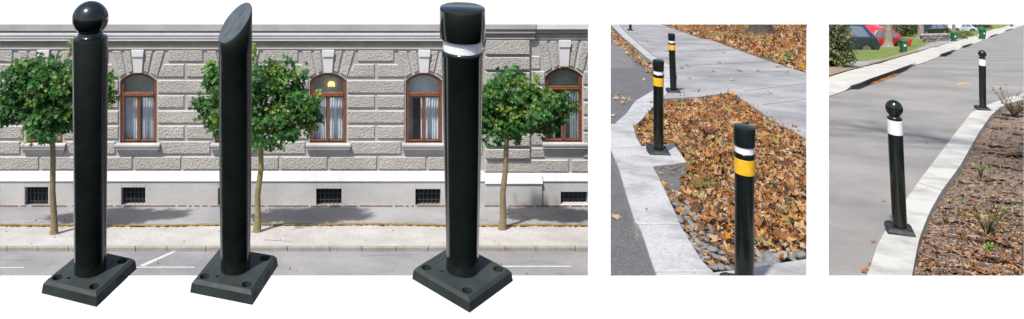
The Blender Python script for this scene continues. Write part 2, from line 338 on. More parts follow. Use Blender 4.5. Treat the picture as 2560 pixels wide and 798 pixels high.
# cornice: zone A (left of 1210), bay and right part
m = MB()
def corn(x0, x1, rows, off=0):
    for y0, y1, d, k in rows: d = d*.45; m.box((fx(x0), DF-d-off, fz(y1)), (fx(x1), DF-.002-off*.0, fz(y0)), k)
corn(XL, 1209.8, [(-60, 42, .30, 'roof_tile'), (42.2, 74, .52, 'stucco_smooth'), (74.2, 79, .42, 'frieze_shaded'), (79.2, 86, .46, 'stucco_white'), (86.2, 93, .40, 'stucco_white'), (93.2, 100, .34, 'stucco_white'), (100.2, 103.5, .26, 'frieze_shaded'), (103.7, 119, .10, 'frieze_shaded'), (119.2, 123, .13, 'stucco_smooth')])  # thin dark row below the white mouldings is a painted shadow line
corn(1210, 1335, [(-60, 42, .38, 'roof_tile'), (42.2, 69, .62, 'stucco_smooth'), (69.2, 73, .54, 'frieze_shaded'), (73.2, 80, .50, 'stucco_smooth'), (80.2, 92, .28, 'frieze_shaded'), (92.2, 96, .32, 'stucco_smooth')])
corn(1335.2, XR, [(-60, 38, .30, 'roof_tile'), (38.2, 70, .50, 'stucco_white'), (70.2, 75, .40, 'frieze_shaded'), (75.2, 80, .30, 'stucco_smooth'), (80.2, 95, .10, 'frieze_shaded'), (95.2, 98, .13, 'stucco_smooth')])
hb(m, 'cornice', bevel=.012)
# rusticated stonework
m = MB(); BD = .048
def block(pts, d=BD, off=0):
    c = (sum(p[0] for p in pts)/len(pts), sum(p[1] for p in pts)/len(pts))
    ins = []
    for p in pts:
        v = Vector((c[0]-p[0], c[1]-p[1])); s = Vector((math.copysign(1.9, v.x), math.copysign(1.9, v.y))); ins.append((p[0]+s.x, p[1]+s.y))
    q = len(m.v); n_ = len(pts)
    m.v += [(fx(x), DF-.001-off, fz(y)) for x, y in pts]+[(fx(x), DF-d-off, fz(y)) for x, y in ins]
    i = m.mi('stone_rough'); j = m.mi('stucco_smooth'); m.f.append([q+n_+a for a in range(n_)]); m.m.append(i)
    for a in range(n_): b = (a+1) % n_; m.f.append([q+a, q+b, q+n_+b, q+n_+a]); m.m.append(j)
def rect(x0, x1, y0, y1, **k): block([(x0, y0), (x1, y0), (x1, y1), (x0, y1)], **k)
rows = [(124, 153), (160, 192), (200, 232), (238, 269), (276, 307), (314, 346), (353, 384)]
jA = [-21, 100, 223, 334, 455, 577, 699, 821, 944, 1067, 1188]
edges = [XL]+jA
for a, b in zip(jA[:-1], jA[1:]): rect(a+2.5, b-2.5, 391, 423)
rect(-140, -24, 391, 423); rect(-258, -143, 391, 423)
gaps = [(XL, 111-52)]+[(wins[k][0]+48, wins[k+1][0]-49) for k in range(4)]+[(1108, 1206)]
for gi, (a, b) in enumerate(gaps):
    mid = (a+b)/2; lh = gi > 0 ; rh = gi < 5
    for ri, (y0, y1) in enumerate(rows):
        ins = {0: 26, 1: 16}.get(ri, 0)
        la = a+(ins if lh else 0); rb_ = b-(ins if rh else 0)
        li2 = {1: 8}.get(ri, 0)
        if ri == 6: la += 8 if lh else 0; rb_ -= 8 if rh else 0
        if ri in (0, 2, 4, 6): 
            rect(la, rb_, y0, y1)
        else:
            block([(la, y0), (mid-3, y0), (mid-3, y1), (la-li2*2*(1 if lh else 0), y1)]); block([(mid+3, y0), (rb_, y0), (rb_+li2*2*(1 if rh else 0), y1), (mid+3, y1)])
def voussoirs(cx, top, yc, sides=(-1, 1)):
    for s in sides:
        for tx0, tx1, bx0, bx1, by0, by1 in ((18, 36, 13, 25, yc-9, yc-6), (42, 66, 30, 48, yc-4, yc+6)):
            block([(cx+s*tx0, top), (cx+s*tx1, top), (cx+s*bx1, by1), (cx+s*bx0, by0)][::s])
for cx, z in wins[:5]: voussoirs(cx, 126, 187)
voussoirs(1410, 101, 174)
# bay and right zone
for k, (y0, y1) in enumerate([(97, 134), (140, 172), (178, 210), (217, 248), (255, 286), (293, 324), (331, 362), (369, 393), (399, 429)]):
    x1 = 1323 if k != 8 else 1423-2
    if k == 8: rect(1212, 1421, y0, y1, off=.0); rect(1428, XR, y0, y1)
    else:
        rect(1212, x1, y0, y1, d=.15)
        if k >= 1: rect(1328, 1362 if k > 1 else 1350, y0, y1)
        if k >= 2: rect(1458, XR, y0, y1)
rect(1340, 1365, 101, 134) if 0 else None
hb(m, 'rusticated_stonework')
# keystones and sills
for cx, z in wins:
    t, b_ = (124, 181) if not z else (100, 165)
    m = MB(); q = [(cx-14.5, t), (cx+14.5, t), (cx+10, b_), (cx-10, b_)]
    m.prism([(fx(x), DF-.11 if y < 150 else DF-.08, fz(y)) for x, y in q], [(fx(x), DF-.002, fz(y)) for x, y in q], 'stucco_white')
    q = [(cx-15.5, t-1), (cx+15.5, t-1), (cx+14, t+16), (cx-14, t+16)]
    m.prism([(fx(x), DF-.14, fz(y)) for x, y in q], [(fx(x), DF-.113, fz(y)) for x, y in q], 'stucco_white'); hb(m, 'keystone', bevel=.01)
    m = MB(); yb = wdim(cx, z)[4]; w = 56
    for (a, y0, y1, d) in ((w, yb, yb+6, .20), (w-1.5, yb+6.2, yb+13, .17), (w-5, yb+13.2, yb+22, .11), (w-9, yb+22.2, yb+27, .075)):
        m.box((fx(cx-a), DF-d, fz(y1)), (fx(cx+a), DF+(REV-.05 if y0 == yb else -.002), fz(y0)), 'stucco_smooth')
    hb(m, 'window_sill', bevel=.012)
# windows
def strip_band(m, a, b, d0, d1, k):     # solid band between two point chains
    for i in range(len(a)-1):
        m.prism([(fx(a[i][0]), d0, fz(a[i][1])), (fx(a[i+1][0]), d0, fz(a[i+1][1])), (fx(b[i+1][0]), d0, fz(b[i+1][1])), (fx(b[i][0]), d0, fz(b[i][1]))],
                [(fx(a[i][0]), d1, fz(a[i][1])), (fx(a[i+1][0]), d1, fz(a[i+1][1])), (fx(b[i+1][0]), d1, fz(b[i+1][1])), (fx(b[i][0]), d1, fz(b[i][1]))], k)
for wi, (cx, z) in enumerate(wins):
    x0, x1, yc, ys, yb = wdim(cx, z); x0 -= 5; x1 += 5; yc -= 5
    d0, d1 = DF+REV-.10, DF+REV-.03
    m = MB(); o1 = [(x0, yb)]+arcpts(x0, x1, yc, ys)+[(x1, yb)]; t = 8.5; o2 = [(x0+t, yb)]+arcpts(x0+t, x1-t, yc+t, ys+3)+[(x1-t, yb)]
    strip_band(m, o1, o2, d0, d1, 'wood')
    tr = 238 if not z else 222
    bx = lambda a, b, c, d, e, f: m.box((fx(a), e, fz(d)), (fx(b), f, fz(c)), 'wood')
    bx(x0+t+.2, x1-t-.2, tr-4.5, tr+7, d0-.05, d1); bx(x0+t+.2, x1-t-.2, tr-1, tr+2, d0-.09, d0-.052)
    bx(cx-3.6, cx+3.6, tr+7.2, yb-5, d0-.02, d1); bx(x0+t+.2, x1-t-.2, yb-4.8, yb-.5, d0, d1)
    wn = hb(m, 'window', bevel=.008); I = Matrix.Identity(4)
    m = MB(); m.poly([(fx(x), d0+.05, fz(y)) for x, y in o2], 'glass'); p = m.build('pane', wn, fix=False)
    # curtains: wavy cloths behind the panes
    m = MB()
    def cloth(xa, xb, ya, yb2, k, dd=.42, amp=.03):
        n_ = max(6, int((xb-xa)/1.3)); q = len(m.v)
        for i in range(n_+1):
            x = xa+(xb-xa)*i/n_; y = DF+dd+amp*math.sin(x*.95+wi)+.4*amp*math.sin(x*2.3)
            m.v += [(fx(x), y, fz(ya)), (fx(x), y, fz(yb2))]
        for i in range(n_): m.f.append([q+2*i, q+2*i+2, q+2*i+3, q+2*i+1]); m.m.append(m.mi(k))
    if wi == 4: cloth(x0, x0+20, tr, yb+2, 'curtain_grey'); cloth(cx-6, cx-2, tr, yb+2, 'curtain'); cloth(cx+4, x1, tr, yb+2, 'curtain')
    elif wi == 5: cloth(x0, cx-14, tr, yb+2, 'curtain_grey'); cloth(cx+2, x1, tr, yb+2, 'curtain_grey')
    elif wi == 1: cloth(x0, cx-2, tr, yb+2, 'curtain'); cloth(cx+3, x1, tr, yb+2, 'curtain')
    else: cloth(x0, cx-6, tr, yb+2, 'curtain'); cloth(cx+2, x1, tr, yb+2, 'curtain')
    m.build('curtain', wn, fix=False, smooth=60)
    m = MB(); k = ['fanlight_reflection', 'fanlight_reflection', 'fanlight_reflection', 'fanlight_reflection', 'blind', 'fanlight_reflection'][wi]
    m.box((fx(x0-1), DF+.46 if k != 'blind' else DF+.4, fz(tr+4)), (fx(x1+1), DF+.48, fz(yc-4)), k); m.build('fanlight_backing', wn)  # board behind the fanlight; the green ones carry a painted reflection
# glowing ceiling lamp behind the fanlight of the fourth window
m = MB(); c = (fx(828), DF+.36, fz(221)); m.lathe([(.10, 0), (.13, .03), (.12, .08), (.06, .12)], 'glow', 20, c); m.tube([(c[0], c[1], c[2]+.12), (c[0], c[1], c[2]+.4)], [.008, .008], 'iron', 6)
for dx in (-.1, 0, .1): m.lathe([(.02, -.06), (.035, -.02), (.02, 0)], 'glow', 10, (c[0]+dx, c[1], c[2]))
tag(m.build('ceiling_lamp', smooth=60), 'small yellow ceiling lamp glowing behind an arched fanlight', 'lamp')
# ground of scene one
def g1strip(name, ya, yb, h, k, wav=0, thick=.3, ks=None, x1=XR):
    m = MB(); xs = np.linspace(XL, x1, 60)
    yy = lambda x: wav*math.sin(x*.006)+wav*.5*math.sin(x*.017+1)
    A = [g1(x, ya+yy(x)*(ya > 540), h) for x in xs]; B = [g1(x, yb+yy(x), h) for x in xs]
    for i in range(len(xs)-1):
        m.poly([A[i], A[i+1], B[i+1], B[i]], k); dn = Vector((0, 0, -thick)); m.poly([B[i], B[i+1], B[i+1]+dn, B[i]+dn], ks or k)
    return tag(m.build(name, fix=False), kind='structure')
g1strip('pavement', 506, 564, .13, 'pave_asphalt', 1.5)
g1strip('footpath', 560, 615, .12, 'pave_gravel', 0, ks='kerb_stone')
g1strip('road', 600, 900, 0, 'road_pale', 0)
# kerb: real stones
m = MB(); x = XL
while x < XR-3:
    w = min(random.uniform(75, 110), XR-x); j = random.uniform(-.4, .4)
    tp = [g1(x+.6, 614+j, .128), g1(x+w-.6, 614+j, .128), g1(x+w-.6, 618.5+j, .125), g1(x+.6, 618.5+j, .125)]
    m.prism(tp, [p-Vector((0, 0, .3)) for p in tp], 'kerb_stone'); x += w
tag(m.build('kerb', bevel=.012), kind='structure')
m = MB(); xs = np.linspace(XL, XR, 260)
for a, b in zip(xs[:-1], xs[1:]):
    ws = lambda x: 1.5*math.sin(x*.006)+.75*math.sin(x*.017+1)
    h1, h2 = .14+.04*random.random(), .14+.04*random.random(); t1 = 1.2+1.6*random.random()
    m.poly([g1(a, 561+ws(a)-t1, .135), g1(b, 561+ws(b)-t1, .135), g1(b, 563+ws(b), h1), g1(a, 563+ws(a), h2)], 'moss'); m.poly([g1(a, 563+ws(a), h2), g1(b, 563+ws(b), h1), g1(b, 565+ws(b), .122), g1(a, 565+ws(a), .122)], 'moss')
for a, b in zip(xs[:-1], xs[1:]):
    if random.random() < .8: u = random.random()*.7; m.poly([g1(a, 515-u-1, .15), g1(b, 515-u-1, .15), g1(b, 517, .136), g1(a, 517, .136)], 'soil')
tag(m.build('moss', fix=False), 'mossy growth along the pavement edge and the foot of the house', 'moss', kind='stuff')
m = MB()
for q in ([(338, 667), (486, 667), (486, 669.5), (338, 669.5)], [(348, 664), (430, 629), (441, 629), (360, 666)], [(1180, 664.5), (1424, 664.5), (1431, 667.5), (1180, 667.5)], [(-60, 668), (60, 668), (60, 670), (-60, 670)]):
    m.poly([g1(x, y, .004) for x, y in q], 'paint')
tag(m.build('road_marking', fix=False), kind='structure')
m = MB(); rc = random.Random(4)
for x, y, n_, dx, dy, h in [(60, 556, 14, 9, -.25, .136), (255, 545, 5, 5, 1.2, .136), (310, 534, 6, 3, 1.6, .136), (823, 533, 4, 3, -1.5, .136), (-80, 650, 12, 14, .3, .004), (900, 640, 12, 12, -.4, .004), (1300, 540, 7, 6, .9, .136), (660, 600, 8, 8, .5, .126), (1330, 650, 8, 9, 1.2, .004)]:
    for i in range(n_):
        x2, y2 = x+dx*rc.uniform(.6, 1.4), y+dy*rc.uniform(-.4, 2); w = rc.uniform(.25, .6)
        m.poly([g1(x, y-w, h), g1(x2, y2-w, h), g1(x2, y2+w, h), g1(x, y+w, h)], 'joint'); x, y = x2, y2
tag(m.build('pavement_crack', fix=False), kind='structure')

# ---------------------------------------------------------------- leaves
def maple(n_l=5):
    pts = []
    for k, (a, r) in enumerate([(-90, .12), (-62, .50), (-28, .62), (-6, .40), (28, .92), (56, .42), (90, 1.05), (124, .42), (152, .92), (186, .40), (208, .62), (242, .50)]):
        pts.append((r*math.cos(R(a)), r*math.sin(R(a))+.1))
    return pts
MAPLE = np.array(maple()); OVAL = np.array([(.0, -.9), (.38, -.35), (.5, .15), (.3, .65), (0, 1), (-.3, .65), (-.5, .15), (-.38, -.35)])
def leaves(name, items, mats, parent=None, shape=MAPLE, fan=False):
    """items: (pos, normal, size, spin, curl, material index)"""
    n_ = len(shape); V = []; Fc = []; Mi = []
    for p, nr, sz, sp, cu, mi in items:
        nr = Vector(nr).normalized(); u = nr.cross(Vector((0, 0, 1))); u = u.normalized() if u.length > .05 else Vector((1, 0, 0)); w = nr.cross(u)
        cs, sn = math.cos(sp), math.sin(sp); b = len(V)
        for i, (x, y) in enumerate(shape):
            X, Y = (x*cs-y*sn)*sz, (x*sn+y*cs)*sz; h = cu*sz*(abs(x)**1.5*1.2+.25*math.sin(i*2.4+sp*7)) if cu else .25*sz*abs(x)
            V.append(tuple(Vector(p)+u*X+w*Y+nr*h))
        if fan:
            V.append(tuple(Vector(p)))
            for i in range(n_): Fc.append([b+i, b+(i+1) % n_, b+n_]); Mi.append(mi)
        else: Fc.append(list(range(b, b+n_))); Mi.append(mi)
    me = bpy.data.meshes.new(name); me.from_pydata(V, [], Fc)
    for k in mats: me.materials.append(M[k])
    me.polygons.foreach_set('material_index', Mi); me.update()
    o = bpy.data.objects.new(name, me); COL.objects.link(o); o.parent = parent; return o
DRY0 = ['leaf_dry_%d' % i for i in range(9)]
GREENS = ['leaf_green_%d' % i for i in range(6)]
def street_tree(label, bx, by, tx, ty, lumps, seed, spikes=(), bark='bark', nleaf=5600):
    rnd = random.Random(seed); base = g1(bx, by, .12); D = base.y; P = lambda x, y, d=0: Vector(((x-CX)/F*D, D+d, ZC-(y-H0)/F*D))
    t = empty('maple_tree', base); tag(t, label, 'tree', 'round crowned trees along the pavement')
    inv = lambda v: v-base
    k = (by-ty); pts = [P(bx, by+6), P(bx, by), P(bx+(tx-bx)*.15+1.5, by-k*.12), P(bx+(tx-bx)*.4+rnd.uniform(-4, 4), by-k*.4), P(bx+(tx-bx)*.7+rnd.uniform(-4, 4), by-k*.7), P(tx, ty), P(tx+2, ty-60)]
    m = MB(); px = D/F; m.tube([inv(p) for p in pts], [13*px, 10.5*px, 8*px, 7.3*px, 6.6*px, 6*px, 4*px], bark, 12)
    for lx, ly, rx, ry in lumps:
        e = P(lx, ly, rnd.uniform(-.8, .8)); s_ = P(tx, ty-rnd.uniform(0, 25)); mid = (s_+e)/2+Vector((0, 0, -.15)); m.tube([inv(s_), inv(mid), inv(e)], [3*px, 2*px, .8*px], bark, 6)
    m.build('trunk', t, smooth=60)
    it = []; tot = sum(rx*ry for _, _, rx, ry in lumps)
    twigs = MB()
    for lx, ly, rx, ry in lumps:
        c = P(lx, ly, rnd.uniform(-.35, .35)*rx*px*.8); nl = int(nleaf*rx*ry/tot)
        ncl = max(5, nl//22)
        for j in range(ncl):
            far_ = rnd.random() < .09
            v = Vector((rnd.gauss(0, 1), rnd.gauss(0, 1), rnd.gauss(0, 1))).normalized(); rr = rnd.uniform(1.05, 1.28) if far_ else rnd.uniform(.5, 1.04)
            q = c+Vector((v.x*rx*px*rr, v.y*rx*px*rr*.85, v.z*ry*px*rr)); up = q.z > c.z+.1*ry*px
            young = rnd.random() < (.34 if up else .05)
            for i in range(22):
                o_ = Vector((rnd.gauss(0, .13), rnd.gauss(0, .13), rnd.gauss(0, .10))); p = q+o_
                nr = Vector((v.x*.6+rnd.gauss(0, .5), v.y*.6-.35+rnd.gauss(0, .5), .55+rnd.gauss(0, .4)))
                u = rnd.random()
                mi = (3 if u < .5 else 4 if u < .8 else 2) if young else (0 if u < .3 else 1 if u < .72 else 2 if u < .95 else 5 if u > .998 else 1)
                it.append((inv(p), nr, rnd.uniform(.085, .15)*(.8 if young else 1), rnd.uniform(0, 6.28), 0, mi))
    for sx, sy in spikes:
        for i in range(34):
            f_ = rnd.random(); p = P(sx+rnd.gauss(0, 4), sy+f_*45, rnd.gauss(0, .1)); it.append((inv(p), (rnd.gauss(0, .6), -.5, .6), rnd.uniform(.06, .1), rnd.uniform(0, 6.28), 0, rnd.choice([2, 3, 3, 4])))
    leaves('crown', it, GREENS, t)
street_tree('leafy maple tree left of the ball topped bollard, crown over its pole', 135, 585, 131, 322, [(40, 210, 48, 40), (95, 190, 60, 48), (160, 200, 60, 50), (35, 270, 45, 42), (100, 270, 62, 50), (170, 265, 60, 52), (235, 245, 45, 48), (225, 200, 40, 36), (-20, 250, 45, 42), (135, 305, 70, 28)], 3, [(180, 100), (60, 150), (280, 215)])
street_tree('leafy maple tree behind the slant topped bollard, crown broad to its right', 642, 580, 652, 352, [(530, 250, 38, 45), (545, 200, 32, 38), (600, 225, 52, 55), (655, 200, 55, 50), (715, 215, 52, 46), (760, 265, 38, 48), (700, 280, 60, 52), (630, 290, 60, 48), (745, 320, 42, 28), (560, 290, 45, 38), (665, 330, 60, 26)], 8, [(637, 105), (525, 150), (705, 165), (795, 225)], 'bark_moss')
street_tree('leafy maple tree right of the wide capped bollard in front of the arched window', 1255, 574, 1266, 352, [(1240, 245, 38, 40), (1290, 225, 52, 40), (1270, 290, 58, 48), (1335, 265, 55, 44), (1385, 265, 34, 36), (1345, 305, 48, 26), (1232, 320, 28, 34), (1215, 270, 30, 42)], 21, [(1268, 180), (1340, 185)])

it = []; rl = random.Random(17)
for i in range(190):
    u = rl.random(); y = rl.choice([rl.uniform(566, 612), rl.uniform(518, 560), rl.uniform(620, 624), rl.uniform(626, 690)]); x = rl.uniform(-50, 1490)
    if u < .4: x = rl.gauss(rl.choice([642, 135, 1255]), 60)
    h = .14 if y < 616 else .012
    it.append((tuple(g1(x, y, h)), (rl.gauss(0, .3), -.3, 1), rl.uniform(.02, .045), rl.uniform(0, 6), .5, rl.choice([0, 1, 2, 6])))
tag(leaves('street_litter', it, DRY0, fan=True), 'scattered dry leaves and bits on the pavement and street below the trees', 'litter', kind='stuff')
# ================================================================ SCENE TWO: KERBED PLANTING BED AND WALKWAY
HP2, HC2 = -27.0, 1.87
def g2(x, y, h=0): return at(x, y, (HC2-h)*F/(y-HP2))
def slab2(name, polys, h, k, th=.25, ks=None, bevel=0, kind='structure'):
    m = MB()
    for pl_ in polys:
        tp = [g2(x, y, h) for x, y in pl_]; m.prism(tp, [p-Vector((0, 0, th)) for p in tp], k, ks)
    return tag(m.build(name, bevel=bevel), kind=kind)
slab2('road', [[(1498, 30), (1700, 30), (1700, 900), (1498, 900)]], -.135, 'asphalt_dark', .1)
slab2('road_patch', [[(1499, 60), (1545, 85), (1560, 119), (1590, 170), (1499, 172)]], -.131, 'asphalt_old', .003)
bedpoly = [(1590, 300), (1640, 232), (1850, 220), (2038, 320), (2038, 780), (1720, 780), (1640, 560), (1606, 420), (1590, 345)]
def bed_sheet():
    m = MB(); rows = [np.linspace(0, 1, 50)]*1; V = []; nr = 90
    for j in range(nr):
        y = 222+(790-222)*j/(nr-1); xa = float(np.interp(y, [222, 300, 345, 420, 560, 780], [1640, 1598, 1592, 1610, 1645, 1722])); xb = 2038
        for i in range(50):
            x = xa+(xb-xa)*i/49; p = g2(x, y, -.11); V.append((p.x, p.y, p.z+hbed(p.x, p.y)-.01))
    m.mi('soil'); m.v = V
    for j in range(nr-1):
        for i in range(49): q = j*50+i; m.f.append([q, q+1, q+51, q+50]); m.m.append(0)
    tag(m.build('planting_bed', fix=False), kind='structure')
kouter = [(1508, 44), (1528, 63), (1545, 80), (1560, 95), (1587, 117), (1614, 141), (1640, 160), (1655, 172), (1661, 186), (1657, 201), (1645, 215), (1625, 230), (1587, 252), (1567, 281)]
kinner = [(1527, 44), (1548, 62), (1560, 76), (1570, 86), (1593, 106), (1618, 127), (1645, 147), (1662, 155), (1675, 163), (1692, 184), (1690, 205), (1676, 225), (1655, 246), (1640, 258), (1625, 275)]
slab2('kerb', [kouter[:8]+kinner[:8][::-1], kouter[7:]+kinner[7:][::-1], [(1567, 281.5), (1538, 307), (1584, 310), (1592, 310), (1609, 294), (1624.5, 275.5)]], 0, 'concrete', .3, 'stone_side', bevel=.012)
edge2 = [(2038, 190), (2015, 182), (1959, 165), (1899, 144), (1845, 125), (1786, 103), (1749, 95), (1649, 60), (1600, 43)]
slab2('sidewalk', [[(1528, 43.5)]+[(x+1, y-.5) for x, y in kinner[1:13]]+[(1749, 241), (1821, 231), (1835, 234), (1888, 269), (1912, 286), (1954, 312), (2017, 346), (2038, 358)]+edge2], .002, 'walk_grey', .3, 'stone_side', bevel=.010)
slab2('kerb', [[(1500, 309), (1583, 311), (1591, 341), (1604, 364), (1525, 371), (1500, 340)],
               [(1526, 372), (1604, 365), (1657, 362), (1686, 359), (1717, 404), (1633, 414), (1547, 421)],
               [(1547, 422), (1633, 415), (1649, 444), (1665, 478), (1685, 521), (1702, 560), (1594, 560), (1586, 552), (1563, 478)],
               [(1595, 561), (1702, 561), (1729, 607), (1757, 651), (1785, 678), (1637, 678), (1630, 659), (1603, 579)],
               [(1637.5, 679), (1785, 679), (1834, 674), (2016, 645), (2038, 642), (2038, 790), (1690, 790), (1660, 740)]], 0, 'concrete', .36, 'stone_side', bevel=.014)
m = MB()
def line2(x0, y0, x1, y1, w=.9, h=.0045):
    m.poly([g2(x0, y0-w*.5, h), g2(x1, y1-w*.5, h), g2(x1, y1+w*.5, h), g2(x0, y0+w*.5, h)], 'joint')
for q in [(1860, 227, 2030, 207), (1768, 192, 2030, 172), (1700, 165, 1930, 153), (1662, 129, 1850, 124), (1905, 262, 2030, 246)]: line2(*q)
rc = random.Random(8)
tag(m.build('sidewalk_joint', fix=False), kind='structure')
# leaf covered ground beyond the walkway
slab2('lawn', [[(2038, 190.5)]+edge2[1:]+[(1600, 12), (2038, 12)]], -.02, 'soil', .1)
# fallen leaves
def inside(p, poly):
    x, y = p; c = False; n_ = len(poly)
    for i in range(n_):
        x1, y1 = poly[i]; x2, y2 = poly[i-1]
        if (y1 > y) != (y2 > y) and x < (x2-x1)*(y-y1)/(y2-y1)+x1: c = not c
    return c
DRY = ['leaf_dry_%d' % i for i in range(9)]
def scatter2(poly, n_, h, sz, hz, rnd, dens=None, g=g2, hp=HP2, hc=HC2):
    pw = [tuple(g(x, y, h))[:2] for x, y in poly]; xs = [p[0] for p in pw]; ys = [p[1] for p in pw]; it = []
    while len(it) < n_:
        X, Y = rnd.uniform(min(xs), max(xs)), rnd.uniform(min(ys), max(ys))
        if not inside((X, Y), pw): continue
        if dens and rnd.random() > dens(X, Y): continue
        it.append((X, Y))
    return it
def zpl(Y, h, hp=HP2, hc=HC2): return ZC-(hc-h)-(hp-H0)/F*Y
rnd = random.Random(5)
vis = [(1596, 345), (1591, 318), (1614, 292), (1640, 258), (1656, 247), (1749, 242), (1826, 233), (1888, 271), (1954, 316), (2016, 352), (2034, 362), (2034, 640), (2016, 645), (1834, 674), (1786, 678), (1729, 607), (1666, 480), (1640, 432), (1718, 410), (1688, 362), (1606, 366)]
PADP = g2(1690, 440, -.1)
def hbed(X, Y): return -.11*math.exp(-(((X-PADP.x)**2+(Y-PADP.y)**2)/.75**2)**1.5)
bed_sheet()
def dens(X, Y):     # thinner at the near left where the stones show
    x = CX+X/Y*F; y = H0+(ZC-zpl(Y, -.1))/Y*F
    d = 1.0
    if y > 470 and x < 1650+(y-470)*.9+60: d = .35
    if y > 632+ (1960-x)*.12 and x > 1800: d = .4
    return d
it = []
for X, Y in scatter2(vis, 8500, -.1, 0, 0, rnd, dens):
    wts = rnd.random(); mi = rnd.choice([0, 1, 3, 3, 8, 2, 1, 0, 8, 6]) if wts < .86 else rnd.choice([4, 5, 5, 7, 4])
    it.append(((X, Y, zpl(Y, -.09)+hbed(X, Y)+abs(rnd.gauss(0, .028))), (rnd.gauss(0, .5), rnd.gauss(0, .5)-.1, 1), rnd.uniform(.016, .05)*(1.0+.8*(rnd.random() < .07)), rnd.uniform(0, 6.28), rnd.uniform(.3, 1.3)*rnd.choice([-1, 1]), mi))
for X, Y in scatter2(vis, 330, -.1, 0, 0, rnd, dens):
    it.append(((X, Y, zpl(Y, -.06)+hbed(X, Y)+abs(rnd.gauss(0, .02))), (rnd.gauss(0, .35), rnd.gauss(0, .35)-.25, 1), rnd.uniform(.055, .095), rnd.uniform(0, 6.28), rnd.uniform(.3, .9), rnd.choice([0, 1, 2, 2, 3, 7, 6])))
for i in range(70):      # a few leaves and crumbs on the kerb and the walkway edge
    x, y = rnd.choice([(rnd.uniform(1640, 1780), 0), (rnd.uniform(1840, 2010), 1)]), 0
    x, sd = x; y = (415+(x-1636)*1.75 if not sd else 270+(x-1890)*.6)+rnd.gauss(0, 6)
    it.append((tuple(g2(x, y, .012)), (rnd.gauss(0, .3), -.1, 1), rnd.uniform(.01, .03), rnd.uniform(0, 6.28), .5, rnd.choice([0, 1, 2, 6, 3])))
up = [(1653, 60), (1749, 94), (1786, 102), (1845, 124), (1899, 143), (1959, 164), (2015, 181), (2034, 188), (2034, 40), (1620, 40)]
for X, Y in scatter2(up, 9000, -.02, 0, 0, rnd):
    wts = rnd.random(); mi = rnd.choice([0, 1, 3, 8, 2, 1, 0, 3, 6]) if wts < .9 else rnd.choice([4, 5, 7])
    it.append(((X, Y, zpl(Y, 0)+abs(rnd.gauss(0, .04))), (rnd.gauss(0, .5), rnd.gauss(0, .5)-.2, 1), rnd.uniform(.06, .14), rnd.uniform(0, 6.28), rnd.uniform(.3, 1.3)*rnd.choice([-1, 1]), mi))
gut = [(1499, 55), (1520, 62), (1560, 100), (1612, 146), (1652, 176), (1656, 205), (1640, 208), (1615, 178), (1560, 130), (1520, 90), (1499, 80)]
for X, Y in scatter2(gut, 900, -.13, 0, 0, rnd):
    it.append(((X, Y, zpl(Y, -.125)+abs(rnd.gauss(0, .02))), (rnd.gauss(0, .4), rnd.gauss(0, .4)-.1, 1), rnd.uniform(.04, .085), rnd.uniform(0, 6.28), rnd.uniform(.2, 1), rnd.choice([0, 1, 3, 8, 2])))
for x, y in [(1545, 235), (1560, 258), (1532, 290), (1608, 200), (1530, 115), (1643, 74), (1596, 104), (1702, 170), (1630, 90), (1722, 165), (1810, 132), (1800, 157), (1782, 178), (1845, 176), (1855, 177), (1894, 178), (1829, 200), (1924, 232), (1940, 166), (1947, 164), (1765, 125), (1970, 180), (1725, 196), (1620, 105), (1560, 155), (1890, 120), (1541, 247)]:
    h = -.125 if (x < 1600 and y > 100) or x < 1560 else .012
    if h > 0 and x < 1620: h = -.125
    p = g2(x, y, h+.008); it.append((tuple(p), (rnd.gauss(0, .3), -.1, 1), rnd.uniform(.05, .09), rnd.uniform(0, 6.28), .6, rnd.choice([3, 8, 1])))
for x, y, s_, h, mi in [(1538, 545, .05, -.125, 8), (1543, 541, .04, -.125, 8), (1617, 523, .014, .012, 6), (1830, 233, .07, .03, 5), (1576, 250, .085, -.12, 3), (1558, 247, .06, -.12, 8), (1947, 156, .13, .02, 7), (1972, 166, .1, .02, 8)]:
    it.append((tuple(g2(x, y, h)), (.1, -.3, 1), s_, rnd.uniform(0, 6), .5, mi))
tag(leaves('fallen_leaves', it, DRY, fan=True), 'dry brown and orange leaves filling the bed and the ground beyond the walkway', 'leaves', kind='stuff')
# weeds between the leaves
it = []
for x, y in [(1842, 92), (1870, 98), (1918, 108), (1925, 106), (1976, 143), (1790, 92), (1960, 150), (1762, 462)]:
    c = g2(x, y, 0 if y < 200 else -.08)
    for i in range(60 if y < 200 else 16): it.append(((c.x+rnd.gauss(0, .18 if y < 200 else .05), c.y+rnd.gauss(0, .18 if y < 200 else .05), c.z+rnd.random()*.07), (rnd.gauss(0, .6), -.6, .5), rnd.uniform(.02, .06)*(1 if y < 200 else .5), rnd.uniform(0, 6), 0, rnd.choice([1, 2, 4])))
tag(leaves('weeds', it, GREENS, shape=OVAL), 'small green weeds poking through dry leaves', 'weeds', kind='stuff')
